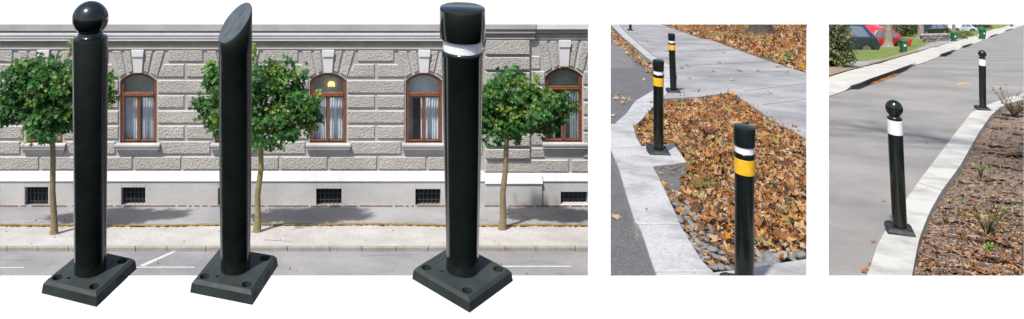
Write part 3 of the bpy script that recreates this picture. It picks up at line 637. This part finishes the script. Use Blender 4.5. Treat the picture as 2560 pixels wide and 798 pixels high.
# river stones
meshes = []
for k in range(7):
    bm = bmesh.new(); bmesh.ops.create_icosphere(bm, subdivisions=3, radius=1); rr = random.Random(k)
    o1 = Vector((rr.random()*9, rr.random()*9, 0)); from mathutils import noise
    for v in bm.verts: v.co *= 1+.22*noise.noise(v.co*1.1+o1); v.co.z *= .55; v.co.x *= 1.2
    me = bpy.data.meshes.new('river_stone'); bm.to_mesh(me); bm.free(); me.polygons.foreach_set('use_smooth', [True]*len(me.polygons)); me.materials.append(M['river_pale' if k in (2, 5) else 'river_stone']); meshes.append(me)
def stone(x, y, s_, k, label, grp='river stones at the edge of the bed', mt=None):
    me = meshes[k]
    if mt: me = me.copy(); me.materials[0] = M[mt]
    o = bpy.data.objects.new('river_stone', me); COL.objects.link(o); p = g2(x, y, -.085); p.z += hbed(p.x, p.y); o.location = p; o.scale = (s_,)*3
    o.rotation_euler = (rnd.uniform(-.5, .5), rnd.uniform(-.5, .5), rnd.uniform(0, 6.28)); tag(o, label if mt or 'half' in label else label.replace('smooth grey', 'smooth pale tan' if k in (2, 5) else 'smooth dark grey'), 'stone', grp+(' (pale ones)' if grp and k in (2, 5) and 'half' not in label else '') if grp else None)
for x, y, s_ in [(1692, 510, .038), (1722, 508, .036), (1716, 524, .036), (1706, 534, .042), (1718, 547, .032), (1742, 546, .030), (1724, 555, .038), (1750, 561, .028), (1726, 574, .044), (1752, 580, .032), (1773, 578, .036), (1738, 590, .034), (1762, 598, .030), (1792, 592, .028), (1781, 622, .040), (1788, 641, .030), (1797, 645, .034), (1767, 634, .034), (1812, 650, .026), (1785, 667, .032), (1803, 668, .030), (1824, 672, .028), (1756, 527, .03), (1775, 549, .028), (1685, 478, .028), (1700, 482, .026), (1672, 464, .024), (1688, 462, .024), (1680, 495, .025),
                 (1900, 640, .038), (1915, 646, .044), (1932, 657, .058), (1928, 637, .034), (1954, 640, .040), (1978, 640, .036), (2000, 636, .034), (1899, 654, .028), (1969, 636, .026), (1940, 640, .026), (1712, 588, .034), (1700, 548, .034), (1698, 524, .03), (1738, 606, .036), (1746, 622, .036), (1762, 648, .034), (1772, 656, .03), (1735, 566, .03), (1760, 616, .03), (1690, 498, .032), (1806, 632, .03), (1710, 568, .03), (1750, 640, .034), (1866+34, 668, .036), (1985, 651, .03), (1918, 662, .036)]:
    stone(x, y, s_, rnd.randrange(7), 'smooth grey river stone among dry leaves beside the concrete kerb')
for i in range(46):
    x, y = rnd.uniform(1655, 2010), rnd.uniform(255, 630)
    if not inside((x, y), vis) or (1690 > x and y > 350): continue
    stone(x, y, rnd.uniform(.026, .042), rnd.randrange(7), 'small grey stone half buried in the leaves of the bed', 'stones half buried in the leaves')
stone(1801, 538, .036, 1, 'single blue stone in the leaves left of the nearest striped bollard', None, 'river_blue')
# striped bollards
def plate_mesh(m, s_, h, k='rubber_base'):
    a = s_/2; ring = lambda r, z: [(-r, -r, z), (r, -r, z), (r, r, z), (-r, r, z)]; q = len(m.v)
    m.v += ring(a, 0)+ring(a-.002, h*.6)+ring(a-.016, h); i = m.mi(k); m.f.append([q+3, q+2, q+1, q]); m.m.append(i); m.f.append([q+8, q+9, q+10, q+11]); m.m.append(i)
    for j in range(2):
        for k_ in range(4): k2 = (k_+1) % 4; m.f.append([q+j*4+k_, q+j*4+k2, q+j*4+4+k2, q+j*4+4+k_]); m.m.append(i)
    for sx in (-1, 1):
        for sy in (-1, 1): m.lathe([(.016, h+.001), (.016, h+.004), (.011, h+.007)], 'bolt_dark', 12, (sx*(a-.035), sy*(a-.035), 0))
def striped(label, p, H=1.04, rz=-.2, tilt=0, s_=.225):
    e = empty('bollard', p, rz); e.rotation_euler = (R(-11.7), 0, 0) if 0 else (0, tilt, rz); tag(e, label, 'bollard', 'black bollards with white and yellow bands')
    m = MB(); plate_mesh(m, s_, .05); o = m.build('base_plate', e, bevel=.003)
    m = MB(); m.lathe([(.054, .04), (.054, H-.125)], 'black_poly', 40); m.build('pole', e, smooth=50)
    m = MB(); m.lathe([(.0565, H-.285), (.0575, H-.284), (.0575, H-.192), (.0565, H-.191)], 'tape_yellow', 40); m.build('yellow_band', e, smooth=35)
    m = MB(); m.lathe([(.0545, H-.157), (.0545, H-.115)], 'tape_white', 40); m.build('white_band', e, smooth=35)
    m = MB(); m.lathe([(.0535, H-.191), (.058, H-.188), (.058, H-.160), (.055, H-.156)], 'black_poly', 40); m.lathe([(.054, H-.118), (.059, H-.114), (.060, H-.01), (.058, H-.002), (.052, H)], 'black_poly', 40); m.build('cap', e, smooth=35)
    return e
striped('nearest black bollard with white and yellow bands in front of the leaf bed', g2(1861, 728), 1.02)
striped('black bollard with white and yellow bands on the jutting concrete pad', g2(1646, 383), 1.06, -.2)
striped('black bollard with white and yellow bands on the walkway corner beyond the bed', g2(1684, 231), 1.06, -.2, R(-2))
striped('black bollard cut off by the top edge at the far end of the walkway', g2(1576, 77), 1.06, -.2)
# tree trunks beyond
def trunk_tree(label, base, r, H, mk, seed, lean=0, branches=True, group=None, n=7):
    rr = random.Random(seed); e = empty('bare_tree', base); tag(e, label, 'tree', group); m = MB()
    m.lathe([(r*1.9, -.3), (r*1.6, 0), (r*1.15, .18), (r, .5), (r*.92, 1.6), (r*.8, H*.5), (r*.55, H)], mk, 18)
    for v in range(len(m.v)):
        x, y, z = m.v[v]; a = math.atan2(y, x); f_ = 1+.10*math.sin(a*5+seed)*max(0, 1-z/.6)+.05*math.sin(a*3+z*2); m.v[v] = (x*f_+lean*z, y*f_, z)
    m.build('trunk', e, smooth=70)
    m = MB()
    def br(p, d, L, rad, dep):
        pts = [p]; q = p.copy(); dd = d.copy()
        for i in range(4): dd = (dd+Vector((rr.gauss(0, .16), rr.gauss(0, .16), rr.gauss(0, .12)+.03))).normalized(); q = q+dd*L/4; pts.append(q.copy())
        m.tube(pts, [rad*(1-.18*i) for i in range(5)], mk, 5)
        if dep > 0:
            for i in range(3 if dep > 1 else 4):
                s_ = pts[rr.randrange(1, 5)]; nd = (dd+Vector((rr.gauss(0, .7), rr.gauss(0, .7), rr.gauss(0, .4)))).normalized(); br(s_, nd, L*.66, rad*.45, dep-1)
    for i in range(n):
        z = H*rr.uniform(.55, 1); a = rr.uniform(0, 6.28); br(Vector((lean*z, 0, z)), Vector((math.cos(a), math.sin(a), .7)).normalized(), H*.42, r*.35, 2)
    m.build('branches', e); return e
trunk_tree('thick dark tree trunk rising from the dry leaves beyond the walkway', g2(1902, 90, -.02), .40, 5.0, 'bark_dark', 4)
trunk_tree('small dark trunk at the top edge above the striped walkway bollard', g2(1787, 66, -.02), .2, 4.0, 'bark_dark', 9)

# ================================================================ SCENE THREE: STREET WITH PALE KERB AND MULCH BED
HP3, HC3 = 21.0, 1.77
tab = [(165, 22.1), (140, 33), (125, 48), (110, 66), (100, 80), (80, 110), (62, 160), (48, 230)]
TD = [0, 22.1]; TZ = [ZC-HC3, 0]
TD = [0.]+[d for _, d in tab]; TZ = [ZC-HC3]+[ZC-(y-H0)/F*d for y, d in tab]
TD.append(400); TZ.append(TZ[-1]+(TZ[-1]-TZ[-2])/(TD[-2]-TD[-3])*(400-TD[-2]))
def prof(D): return float(np.interp(D, TD, TZ))
def g3(x, y, h=0):
    k = (y-H0)/F; lo, hi = .3, 395.
    for _ in range(46):
        mid = (lo+hi)/2
        if ZC-k*mid > prof(mid)+h: lo = mid
        else: hi = mid
    return at(x, y, lo)
def pl_interp(P): xs, ys = zip(*P); return lambda x: float(np.interp(x, xs, ys))
def grid3(name, us, a_of, b_of, nv, k, h=0, along='x', jit=0, hfun=None, kind='structure', power=1.0):
    """sheet between two chains; along x: u = column, a/b rows; along y: u = row, a/b columns"""
    m = MB(); m.mi(k); V = []
    for u in us:
        a, b = a_of(u), b_of(u)
        for j in range(nv+1):
            t = (j/nv)**power; w = a+(b-a)*t
            x, y = (u, w) if along == 'x' else (w, u)
            hh = h+(hfun(x, y, t) if hfun else 0); V.append(tuple(g3(x, y, hh)))
    m.v = V
    for i in range(len(us)-1):
        for j in range(nv): q = i*(nv+1)+j; m.f.append([q, q+1, q+nv+2, q+nv+1]); m.m.append(0)
    return m
XB = 2043
RK0 = [(232, 2700), (236, 2640), (246, 2570), (256, 2530), (268, 2500), (290, 2476), (330, 2448), (413, 2401), (477, 2354), (530, 2324), (595, 2298), (650, 2287), (690, 2280), (780, 2268), (900, 2250)]
ys = list(np.concatenate([np.linspace(46, 200, 60), np.linspace(206, 900, 50)]))
tag(grid3('road', ys, lambda y: XB, lambda y: (2900 if y < 232 else float(np.interp(y, [p[0] for p in RK0], [p[1] for p in RK0]))-12), 2, 'asphalt_warm', -.02, 'y').build('road', fix=False), kind='structure')
# right kerb strip
Lk = [(900, 2070), (780, 2122), (690, 2168), (616, 2192), (560, 2222), (489, 2272), (448, 2301), (386, 2348), (324, 2395), (280, 2430), (259, 2477), (246, 2515), (233, 2560), (222, 2640), (216, 2760)]
Rk = [(900, 2250), (780, 2268), (690, 2280), (650, 2287), (595, 2298), (530, 2324), (477, 2354), (413, 2401), (330, 2448), (290, 2476), (268, 2500), (256, 2530), (246, 2570), (236, 2640), (230, 2760)]
Lk = [(y, x) for y, x in Lk][::-1]; Rk = Rk[::-1]
lx = lambda y: float(np.interp(y, [a for a, b in Lk], [b for a, b in Lk])); rx_ = lambda y: float(np.interp(y, [a for a, b in Rk], [b for a, b in Rk]))
# strip built from paired points so that its ends taper properly
m = MB(); n_ = len(Lk); tp = []
def chain(P, n=60):
    P3 = [g3(x, y, .0) for y, x in P]; d = [0]
    for a, b in zip(P3, P3[1:]): d.append(d[-1]+(b-a).length)
    return [Vector([np.interp(t, d, [p[i] for p in P3]) for i in range(3)]) for t in np.linspace(0, d[-1], n)]
A, B = chain(Lk), chain(Rk); breaks = {14, 29, 44}
for i in range(59):
    for (p, q, r, s_) in ((A[i], A[i+1], B[i+1], B[i]),):
        m.poly([p, q, r, s_], 'curb_pale')
    dn = Vector((0, 0, -.16)); m.poly([A[i+1], A[i], A[i]+dn, A[i+1]+dn], 'curb_pale'); m.poly([B[i], B[i+1], B[i+1]+dn, B[i]+dn], 'curb_pale')
tag(m.build('kerb', fix=False), kind='structure')
m = MB()
for i in breaks:
    d = (A[i+1]-A[i]).normalized()*.005; u = Vector((0, 0, .003)); m.poly([A[i]-d+u, A[i]+d+u, B[i]+d+u, B[i]-d+u], 'joint')
tag(m.build('kerb_joint', fix=False), kind='structure')
# mulch bed
from mathutils import noise
def mh(x, y, t):
    p = g3(x, y, 0); q = Vector((p.x*3, p.y*3, 0)); return -.085+min(1, t*14)*(.04*noise.noise(q)+.018*noise.noise(q*3.1)+.012*noise.noise(q*9)+.07*min(1, t*2))
ysm = list(np.linspace(234, 300, 46))+list(np.linspace(301, 860, 190))
grid = grid3('mulch', ysm, lambda y: rx_(y)-4, lambda y: 2960, 150, 'mulch', 0, 'y', hfun=mh, power=1.3)
tag(grid.build('mulch_bed', fix=False, smooth=70), kind='structure')
rnd = random.Random(11)
def mulchz(x, y): p = g3(x, y, -.05); return p
it = []; m = MB()
nchip = 0
while nchip < 5200:
    y = 236+(720-236)*rnd.random()**.75; x = rnd.uniform(2250, 2600)
    if x < rx_(y)+4: continue
    t = (x-rx_(y)+4)/(2960-rx_(y)+4); h = mh(x, y, t); p = g3(x, y, h+.004); nchip += 1
    L_, w_ = rnd.uniform(.008, .032), rnd.uniform(.003, .008); a = rnd.uniform(0, 6.28); d = Vector((math.cos(a), math.sin(a)*.97, rnd.gauss(0, .35)-math.sin(a)*.23)).normalized()*L_; s_ = d.cross(Vector((0, 0, 1))).normalized()*w_; u = Vector((0, 0, w_*.9))
    k = 'chip_%d' % rnd.choice([0, 0, 1, 1, 2, 3, 3])
    m.poly([p-d-s_, p+d-s_, p+d*.9+u, p-d*.9+u], k); m.poly([p-d*.9+u, p+d*.9+u, p+d+s_, p-d+s_], k)
tag(m.build('bark_chips', fix=False), 'loose brown bark chips scattered over the mulch bed', 'bark chips', kind='stuff')
it = []
while len(it) < 520:
    y = 240+(720-240)*rnd.random()**.7; x = rnd.uniform(2280, 2600)
    if x < rx_(y)+6: continue
    if rnd.random() > (.35+.65*(y > 520 and x > 2400)+.3*(y < 400)): continue
    h = mh(x, y, (x-rx_(y)+4)/(2960-rx_(y)+4)); it.append((tuple(g3(x, y, h+.012)), (rnd.gauss(0, .4), rnd.gauss(0, .4)-.1, 1), rnd.uniform(.014, .038), rnd.uniform(0, 6.28), rnd.uniform(.3, 1.2), rnd.choice([0, 1, 2, 3, 2, 6, 1, 8])))
for x, y in [(2209, 503), (2316, 357), (2176, 662), (2169, 674), (2185, 605), (2160, 680), (2183, 650)]: it.append((tuple(g3(x, y, -.012)), (0, -.2, 1), .03, rnd.uniform(0, 6), .5, rnd.choice([1, 0, 4])))
for i in range(110):     # gutter litter under the far kerb
    t = rnd.random(); x = 2175+(2240-2175)*t; y = 207-22*t+rnd.uniform(0, 3.5); it.append((tuple(g3(x, y, 0)), (0, -.2, 1), rnd.uniform(.04, .07), rnd.uniform(0, 6), .5, rnd.choice([0, 1, 4])))
tag(leaves('dry_leaves', it, DRY, fan=True), 'dry curled leaves lying on the mulch and along the gutter', 'leaves', kind='stuff')
# far sidewalk with dropped kerbs
low = pl_interp([(2043, 250), (2070, 243), (2114, 228), (2148, 218), (2175, 206), (2236, 184), (2285, 165), (2310, 157), (2347, 143), (2383, 130), (2405, 120), (2427, 113), (2457, 101), (2491, 88), (2520, 77), (2560, 63), (2640, 52)])
upp = pl_interp([(2043, 200), (2070, 190), (2121, 175), (2170, 162), (2268, 134), (2314, 121), (2359, 110), (2417, 94), (2457, 80), (2530, 62), (2560, 56), (2640, 48)])
def kh(x):
    def bump(a, b, c, d): return max(0, min(1, (x-a)/(b-a), (d-x)/(d-c)))
    return max(bump(2112, 2148, 2262, 2292), bump(2345, 2362, 2376, 2392), bump(2402, 2410, 2424, 2434), bump(2470, 2478, 2488, 2498), bump(2510, 2518, 2526, 2534))
m = MB(); xs = np.linspace(2044, 2640, 240); rows = []
for x in xs:
    k = kh(x); yf = low(x); f0 = g3(x, yf, -.02); hk = (.12 if x < 2300 else .17)*k+.015
    ft = Vector((f0.x, f0.y, f0.z+hk)); bk = g3(x, upp(x), .10)
    row = [f0-Vector((0, 0, .1)), ft]
    for t in (.2, .5, .8, 1): yy = yf+(upp(x)-yf)*t; row.append(g3(x, yy, (hk)*(1-t)+.10*t))
    rows.append(row)
for a, b in zip(rows, rows[1:]):
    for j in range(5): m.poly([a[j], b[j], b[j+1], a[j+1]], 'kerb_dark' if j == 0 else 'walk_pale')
tag(m.build('sidewalk', fix=False), kind='structure')
# lawn, driveway, bare earth beyond the sidewalk
m = MB(); rows = []
for x in np.linspace(2044, 2700, 130):
    u = upp(x)+1; rows.append([g3(x, u+(40-u)*t,   .10+.012*noise.noise(Vector((x*.1, t*9, 0)))) for t in np.linspace(0, 1, 26)])
for a, b in zip(rows, rows[1:]):
    for j in range(25): m.poly([a[j], b[j], b[j+1], a[j+1]], 'lawn')
tag(m.build('lawn', fix=False), kind='structure')
m = MB()
def drape(pts_low, pts_up, k, h, n=24):
    x0, x1 = pts_low[0][0], pts_low[-1][0]; fl, fu = pl_interp(pts_low), pl_interp(pts_up); xs = np.linspace(x0, x1, n)
    for a, b in zip(xs, xs[1:]): m.poly([g3(a, fl(a), h), g3(b, fl(b), h), g3(b, fu(b), h), g3(a, fu(a), h)], k)
drape([(2120, 168), (2170, 163), (2244, 143)], [(2120, 156), (2170, 152), (2244, 142)], 'pave_asphalt', .130)
drape([(2290, 130), (2330, 118), (2420, 94)], [(2290, 122), (2330, 106), (2420, 88)], 'pave_asphalt', .131)
tag(m.build('driveway', fix=False), kind='structure')
m = MB()
drape([(2050, 197), (2090, 184), (2124, 174), (2160, 166)], [(2050, 160), (2090, 160), (2124, 162), (2160, 160)], 'dirt', .126)
drape([(2170, 163), (2268, 136), (2300, 126)], [(2170, 159), (2268, 128), (2300, 120)], 'dirt', .134)
drape([(2335, 118), (2362, 110)], [(2335, 103), (2362, 103)], 'dirt', .125)
tag(m.build('bare_earth', fix=False), kind='structure')
m = MB(); q = [(2392, 210.5), (2398, 207.5), (2427, 208), (2428, 209.5), (2405, 210.5), (2393, 212.5)]; m.poly([g3(x, y, -.015) for x, y in q], 'orange_paint'); tag(m.build('paint_mark', fix=False), kind='structure')
# ball top bollards
def ball(label, p, H, rz, s_=.255, tilt=(0, 0)):
    e = empty('bollard', p, rz); e.rotation_euler = (tilt[0], tilt[1], rz); tag(e, label, 'bollard', 'ball topped bollards on the pale kerb')
    m = MB(); plate_mesh(m, s_, .05); m.build('base_plate', e, bevel=.003)
    m = MB(); m.lathe([(.047, .04), (.049, H-.155), (.046, H-.145)], 'gloss_poly', 40); m.build('pole', e, smooth=50)
    m = MB(); m.lathe([(.0505, H-.262), (.0505, H-.152)], 'tape_white', 40); m.build('white_band', e, smooth=35)
    r = .062; c = H-r*1.05; pr = [(.044, H-.150), (.050, H-.146), (.050, H-.140), (.040, H-.135), (.036, H-.128)]
    pr += [(.92*r*math.sin(t), c-r*1.05*math.cos(t)) for t in np.linspace(.62, math.pi-.03, 24)]
    m = MB(); m.lathe(pr, 'gloss_poly', 40); m.build('ball_top', e, smooth=50)
ball('nearer ball topped black bollard with white band on the pale kerb', g3(2250, 582, 0), 1.04, -.5, .178, tilt=(0, R(-2.2)))
ball('farther ball topped black bollard with white band where the pale kerb bends', g3(2457, 275, 0), 1.04, -.4, .19, tilt=(0, R(-.5)))
# green bins
def bin_(label, x, y, hpx, rz=0, lab=True):
    p = g3(x, y, .09); s_ = hpx*p.y/F; e = empty('waste_bin', p, rz); tag(e, label, 'waste bin', 'green wheeled bins along the sidewalk')
    w = s_*.205; m = MB(); t = lambda a, z: [(-a, -a, z), (a, -a, z), (a, a, z), (-a, a, z)]
    m.prism(t(w, s_*.86), t(w*.72, .03*s_), 'plastic_green'); m.build('body', e, bevel=.02*s_)
    m = MB(); m.prism([(-w*1.1, -w*1.15, s_*.90), (w*1.1, -w*1.15, s_*.90), (w*1.1, w*1.2, s_*1.0), (-w*1.1, w*1.2, s_*1.0)], [(-w*1.12, -w*1.18, s_*.862), (w*1.12, -w*1.18, s_*.862), (w*1.12, w*1.25, s_*.862), (-w*1.12, w*1.25, s_*.862)], 'plastic_green'); m.build('lid', e, bevel=.02*s_)
    for sx in (-1, 1):
        m = MB(); m.tube([(sx*w*.75, w*.6, s_*.08), (sx*w*.95, w*.6, s_*.08)], [s_*.09]*2, 'tyre', 14); m.build('wheel', e)
    if lab: m = MB(); m.box((-w*.3, -w*.98, s_*.52), (w*.3, -w*.9, s_*.64), 'label_white'); m.build('sticker', e)
bin_('green wheeled bin on the lawn edge in front of the red car', 2259, 132, 34, -.25)
bin_('green wheeled bin beside the low stone wall', 2385, 104, 24, -.1)
bin_('green wheeled bin standing on the sidewalk by the road edge', 2456, 98, 27, 0)
bin_('tiny far green bin at the top of the street', 2529, 67, 12, 0, False)
# cars
def car(name, label, cat, p, rz, L, Wd, H, paint, suv=False):
    e = empty(name, p, rz); tag(e, label, cat, None); hl = L/2; hw = Wd/2
    belt = H*.58; m = MB()
    if suv: low_ = [(-hl, .35), (-hl+.05, belt*.8), (-hl+.35, belt*.98), (-hl*.45, belt), (hl*.9, belt*1.04), (hl*.98, belt*.8), (hl, .5), (hl*.97, .32)]
    else: low_ = [(-hl, .3), (-hl+.03, belt*.72), (-hl+.3, belt*.88), (-hl*.35, belt), (hl*.72, belt*1.02), (hl*.96, belt*.85), (hl, .5), (hl*.96, .28)]
    q = [(x, z) for x, z in low_]
    for (wx) in (hl*.60, -hl*.62):      # wheel arches cut into the underside
        pass
    arch = []
    for wx in (hl*.62, -hl*.62): arch += [(wx+.40*math.cos(t), .22+.40*math.sin(t)) for t in np.linspace(0, math.pi, 9)]
    prof_ = q+arch
    m.prism([(x, -hw, z) for x, z in prof_], [(x, hw, z) for x, z in prof_], paint); m.build('body', e, bevel=.07, seg=3, smooth=50)
    m = MB(); r_ = [(-hl*.42, belt*.97), (-hl*.12, H*.965), (hl*.15, H), (hl*.62 if suv else hl*.40, H*.97), (hl*.90 if suv else hl*.76, belt*1.0)]
    top = [(x, -hw*.93+(z-belt)*.32, z) for x, z in r_]; bot = [(x, hw*.93-(z-belt)*.32, z) for x, z in r_]; m.prism(top, bot, paint); cb = m.build('cabin', e, bevel=.05, seg=3, smooth=50)
    inx = lambda s_: [(-hl*.30, belt*1.02), (-hl*.08, H*.93), (hl*.10, H*.95), (hl*.10, belt*1.02)] if s_ == 0 else [(hl*.14, belt*1.02), (hl*.14, H*.95), (hl*.55 if suv else hl*.36, H*.92), (hl*.72 if suv else hl*.60, belt*1.05)]
    for sy in (-1, 1):
        for k in (0, 1):
            m = MB(); P_ = inx(k); f1 = lambda z: sy*(hw*.93-(z-belt)*.32+.004); m.prism([(x, f1(z)+sy*.006, z) for x, z in P_], [(x, f1(z)-sy*.03, z) for x, z in P_], 'car_glass'); m.build('side_window', e)
    m = MB(); a = (hl*.64 if suv else hl*.44, H*.93); b = (hl*.885 if suv else hl*.73, belt*1.06); dx = .035
    m.prism([(a[0]+dx, -hw*.66, a[1]), (a[0]+dx, hw*.66, a[1]), (b[0]+dx, hw*.80, b[1]), (b[0]+dx, -hw*.80, b[1])], [(a[0]-.05, -hw*.66, a[1]), (a[0]-.05, hw*.66, a[1]), (b[0]-.05, hw*.80, b[1]), (b[0]-.05, -hw*.80, b[1])], 'car_glass'); m.build('rear_window', e)
    for sy in (-1, 1):
        m = MB(); m.box((hl*.93, min(sy*hw*.98, sy*hw*.7), belt*.70), (hl*1.003, max(sy*hw*.98, sy*hw*.7), belt*.90), 'lamp_red'); m.build('tail_light', e, bevel=.02)
        for wx in (hl*.62, -hl*.62):
            m = MB(); m.tube([(wx, sy*(hw-.24), .34), (wx, sy*(hw-.01), .34)], [.34, .34], 'tyre', 24); w = m.build('wheel', e, bevel=.03)
            m = MB(); m.tube([(wx, sy*(hw-.03), .34), (wx, sy*(hw+.004), .34)], [.22, .22], 'rim', 16)
            m.build('rim', w)
    return e
car('parked_car', 'dark blue car parked behind the bush with its rear to the red car', 'car', g3(2092, 124, .1), R(-10), 3.9, 1.8, 1.75, 'car_blue', True)
car('parked_car', 'red parked car partly behind a grey tree trunk', 'car', g3(2186, 115, .1), R(-6), 4.2, 1.76, 1.5, 'car_red')
car('parked_car', 'black parked car at the top edge above the low stone wall', 'car', g3(2325, 84, .1), R(4), 4.3, 1.76, 1.5, 'car_black', True)
car('parked_car', 'pale silver blue parked car beyond the stone wall and the bin', 'car', g3(2402, 78, .1), R(-8), 3.6, 1.7, 1.45, 'car_silver')
# tree trunks
for lab, x, y, r, mk, s_ in [('grey tree trunk on the lawn in front of the red car', 2222, 118, .25, 'bark_grey', 1), ('pale brown tree trunk between the stone wall and the cars', 2303, 97, .30, 'bark_grey', 2), ('slim tree trunk behind the low stone wall beside a bin', 2366, 82, .22, 'bark_grey', 3), ('slim pale tree trunk above the second bin', 2385, 80, .2, 'bark_grey', 5), ('dark slim tree trunk left of the sidewalk bin', 2427, 78, .2, 'bark_dark', 6)]:
    trunk_tree(lab, g3(x, y, .1), r, 7.0, mk, s_, lean=-.035, n=5, group='trees on the far lawn')
# low stone wall
m = MB(); rr = random.Random(2); a = g3(2306, 106, .1); b = g3(2374, 103, .1); d = (b-a); n = 22
for row in range(3):
    for i in range(n):
        t0 = (i+(row % 2)*.5)/n; t1 = t0+.93/n; p = a+d*t0; q = a+d*t1; z = row*.24; hh = .22
        o_ = rr.uniform(-.03, .03); m.prism([(p.x, p.y+o_, p.z+z), (q.x, q.y+o_, q.z+z), (q.x, q.y+o_, q.z+z+hh), (p.x, p.y+o_, p.z+z+hh)], [(p.x, p.y+.4, p.z+z), (q.x, q.y+.4, q.z+z), (q.x, q.y+.4, q.z+z+hh), (p.x, p.y+.4, p.z+z+hh)], 'wall_stone')
tag(m.build('stone_wall', bevel=.03), 'low grey stone retaining wall behind the green bins', 'wall')
# shrubs
SH = ['shrub_%d' % i for i in range(4)]
def shrub(name, label, x, y, w, h, n, mi, sz, seed, dep=None, group=None):
    rr = random.Random(seed); p = g3(x, y, .05); e = empty(name, p); tag(e, label, 'shrub', group); it = []; dep = dep or w*.7; m = MB()
    for j in range(max(6, n//30)):
        v = Vector((rr.gauss(0, 1), rr.gauss(0, 1), abs(rr.gauss(0, 1))*1.0)).normalized(); k = rr.uniform(.45, 1); q = Vector((v.x*w/2*k, v.y*dep/2*k, h*(.12+.85*v.z*k)))
        if j < 14: m.tube([(0, 0, -.05), tuple(q*.5+Vector((0, 0, h*.05))), tuple(q)], [.02, .012, .004], 'bark_dark', 5)
        for i in range(30): it.append((q+Vector((rr.gauss(0, w*.07), rr.gauss(0, w*.07), rr.gauss(0, h*.05))), (v.x+rr.gauss(0, .6), v.y-.4+rr.gauss(0, .6), .5+rr.gauss(0, .5)), sz*rr.uniform(.6, 1.2), rr.uniform(0, 6.28), 0, rr.choice(mi)))
    m.build('stems', e); leaves('foliage', it, SH, e, OVAL)
shrub('bush', 'dense dark green bush at the left edge beside the dark blue car', 2080, 172, .80, 2.3, 4200, [0, 0, 1, 2, 3], .05, 3, dep=1.6)
for i, (x, y, w, h, lab) in enumerate([(2290, 78, 5, 3, 'dark bush at the top edge between the red and black cars'), (2352, 74, 5, 3.4, 'dark bush at the top edge above the low stone wall'), (2440, 72, 5, 3, 'dark bush at the top edge behind the sidewalk bin'), (2250, 92, 4, 2.6, 'dark bush behind the right end of the red car'), (2398, 70, 5, 3.0, 'dark bush behind the pale silver blue car'), (2150, 90, 6, 4.5, 'dark bush behind the dark blue car and the red car')]):
    shrub('bush', lab, x, y, w, h, 2200, [0, 0, 0, 1, 3], .16, 30+i)
for i, (x, y, w, h, lab) in enumerate([(2395, 99, 2.4, .6, 'low green groundcover shrub right of the walled bin'), (2415, 92, 3, .7, 'low green groundcover shrub beside the far sidewalk')]):
    shrub('bush', lab, x, y, w, h, 900, [1, 2, 2, 3], .09, 50+i)
# young shrubs in the mulch
def sprig(label, x, y, h, n, spread, mi, seed, sz=.013, dry=.3):
    rr = random.Random(seed); t = (x-rx_(y)+4)/(2960-rx_(y)+4); p = g3(x, y, mh(x, y, t)); e = empty('young_shrub', p); tag(e, label, 'plant', 'young shrubs in the mulch bed'); m = MB(); it = []
    for j in range(n):
        a = rr.uniform(0, 6.28); l = h*rr.uniform(.45, 1); d = Vector((math.cos(a)*spread, math.sin(a)*spread, 1)); q = d.normalized()*l; md = q*.5+Vector((rr.gauss(0, .01), rr.gauss(0, .01), .01)); m.tube([(0, 0, -.01), md, q], [.0035, .0025, .001], 'bark_dark', 5)
        for i in range(rr.randrange(5, 12)):
            f_ = rr.uniform(.3, 1.05); c = (md*(2*f_) if f_ < .5 else md+(q-md)*(2*f_-1))+Vector((rr.gauss(0, .014), rr.gauss(0, .014), rr.gauss(0, .01)))
            it.append((c, (rr.gauss(0, .7), -.5+rr.gauss(0, .5), .7), sz*rr.uniform(.6, 1.4), rr.uniform(0, 6.28), 0, 3 if rr.random() < dry else rr.choice(mi)))
    m.build('stems', e); leaves('foliage', it, SH2, e, OVAL)
add('sprig_a', (.10, .22, .02), .6, trans=.3); add('sprig_b', (.17, .30, .04), .6, trans=.3); add('sprig_c', (.06, .14, .02), .6, trans=.3)
SH2 = ['sprig_a', 'sprig_b', 'sprig_c', 'leaf_dry_2']
sprig('small leafy green sprig in the mulch, upper of the two near the kerb', 2452, 446, .25, 7, .35, [0, 1], 1, .012, .15)
sprig('largest sprawling young shrub with green tips and dry twigs in the mulch', 2468, 588, .38, 22, .6, [0, 1, 1, 2], 2, .012, .5)
sprig('brown twiggy young shrub with few leaves at the top right of the mulch', 2535, 292, .62, 44, .7, [2, 0], 3, .016, .75)
sprig('tiny green seedling low in the mulch beside the big shrub', 2478, 634, .08, 4, .5, [0, 1], 4, .014, .05)
sprig('tiny brown seedling at the left of the big shrub', 2405, 540, .07, 5, .9, [0], 5, .012, .7)
# bare tree standing just outside the right of the view; its branches shade the road
e = trunk_tree('bare tree', g3(3156, 519, .0), .17, 4.6, 'bark_grey', 12, lean=-.28, n=20)
e['label'] = 'bare street tree whose branches cast thin shadows on the road'
print('verts', sum(len(o.data.vertices) for o in S.objects if o.type == 'MESH'))
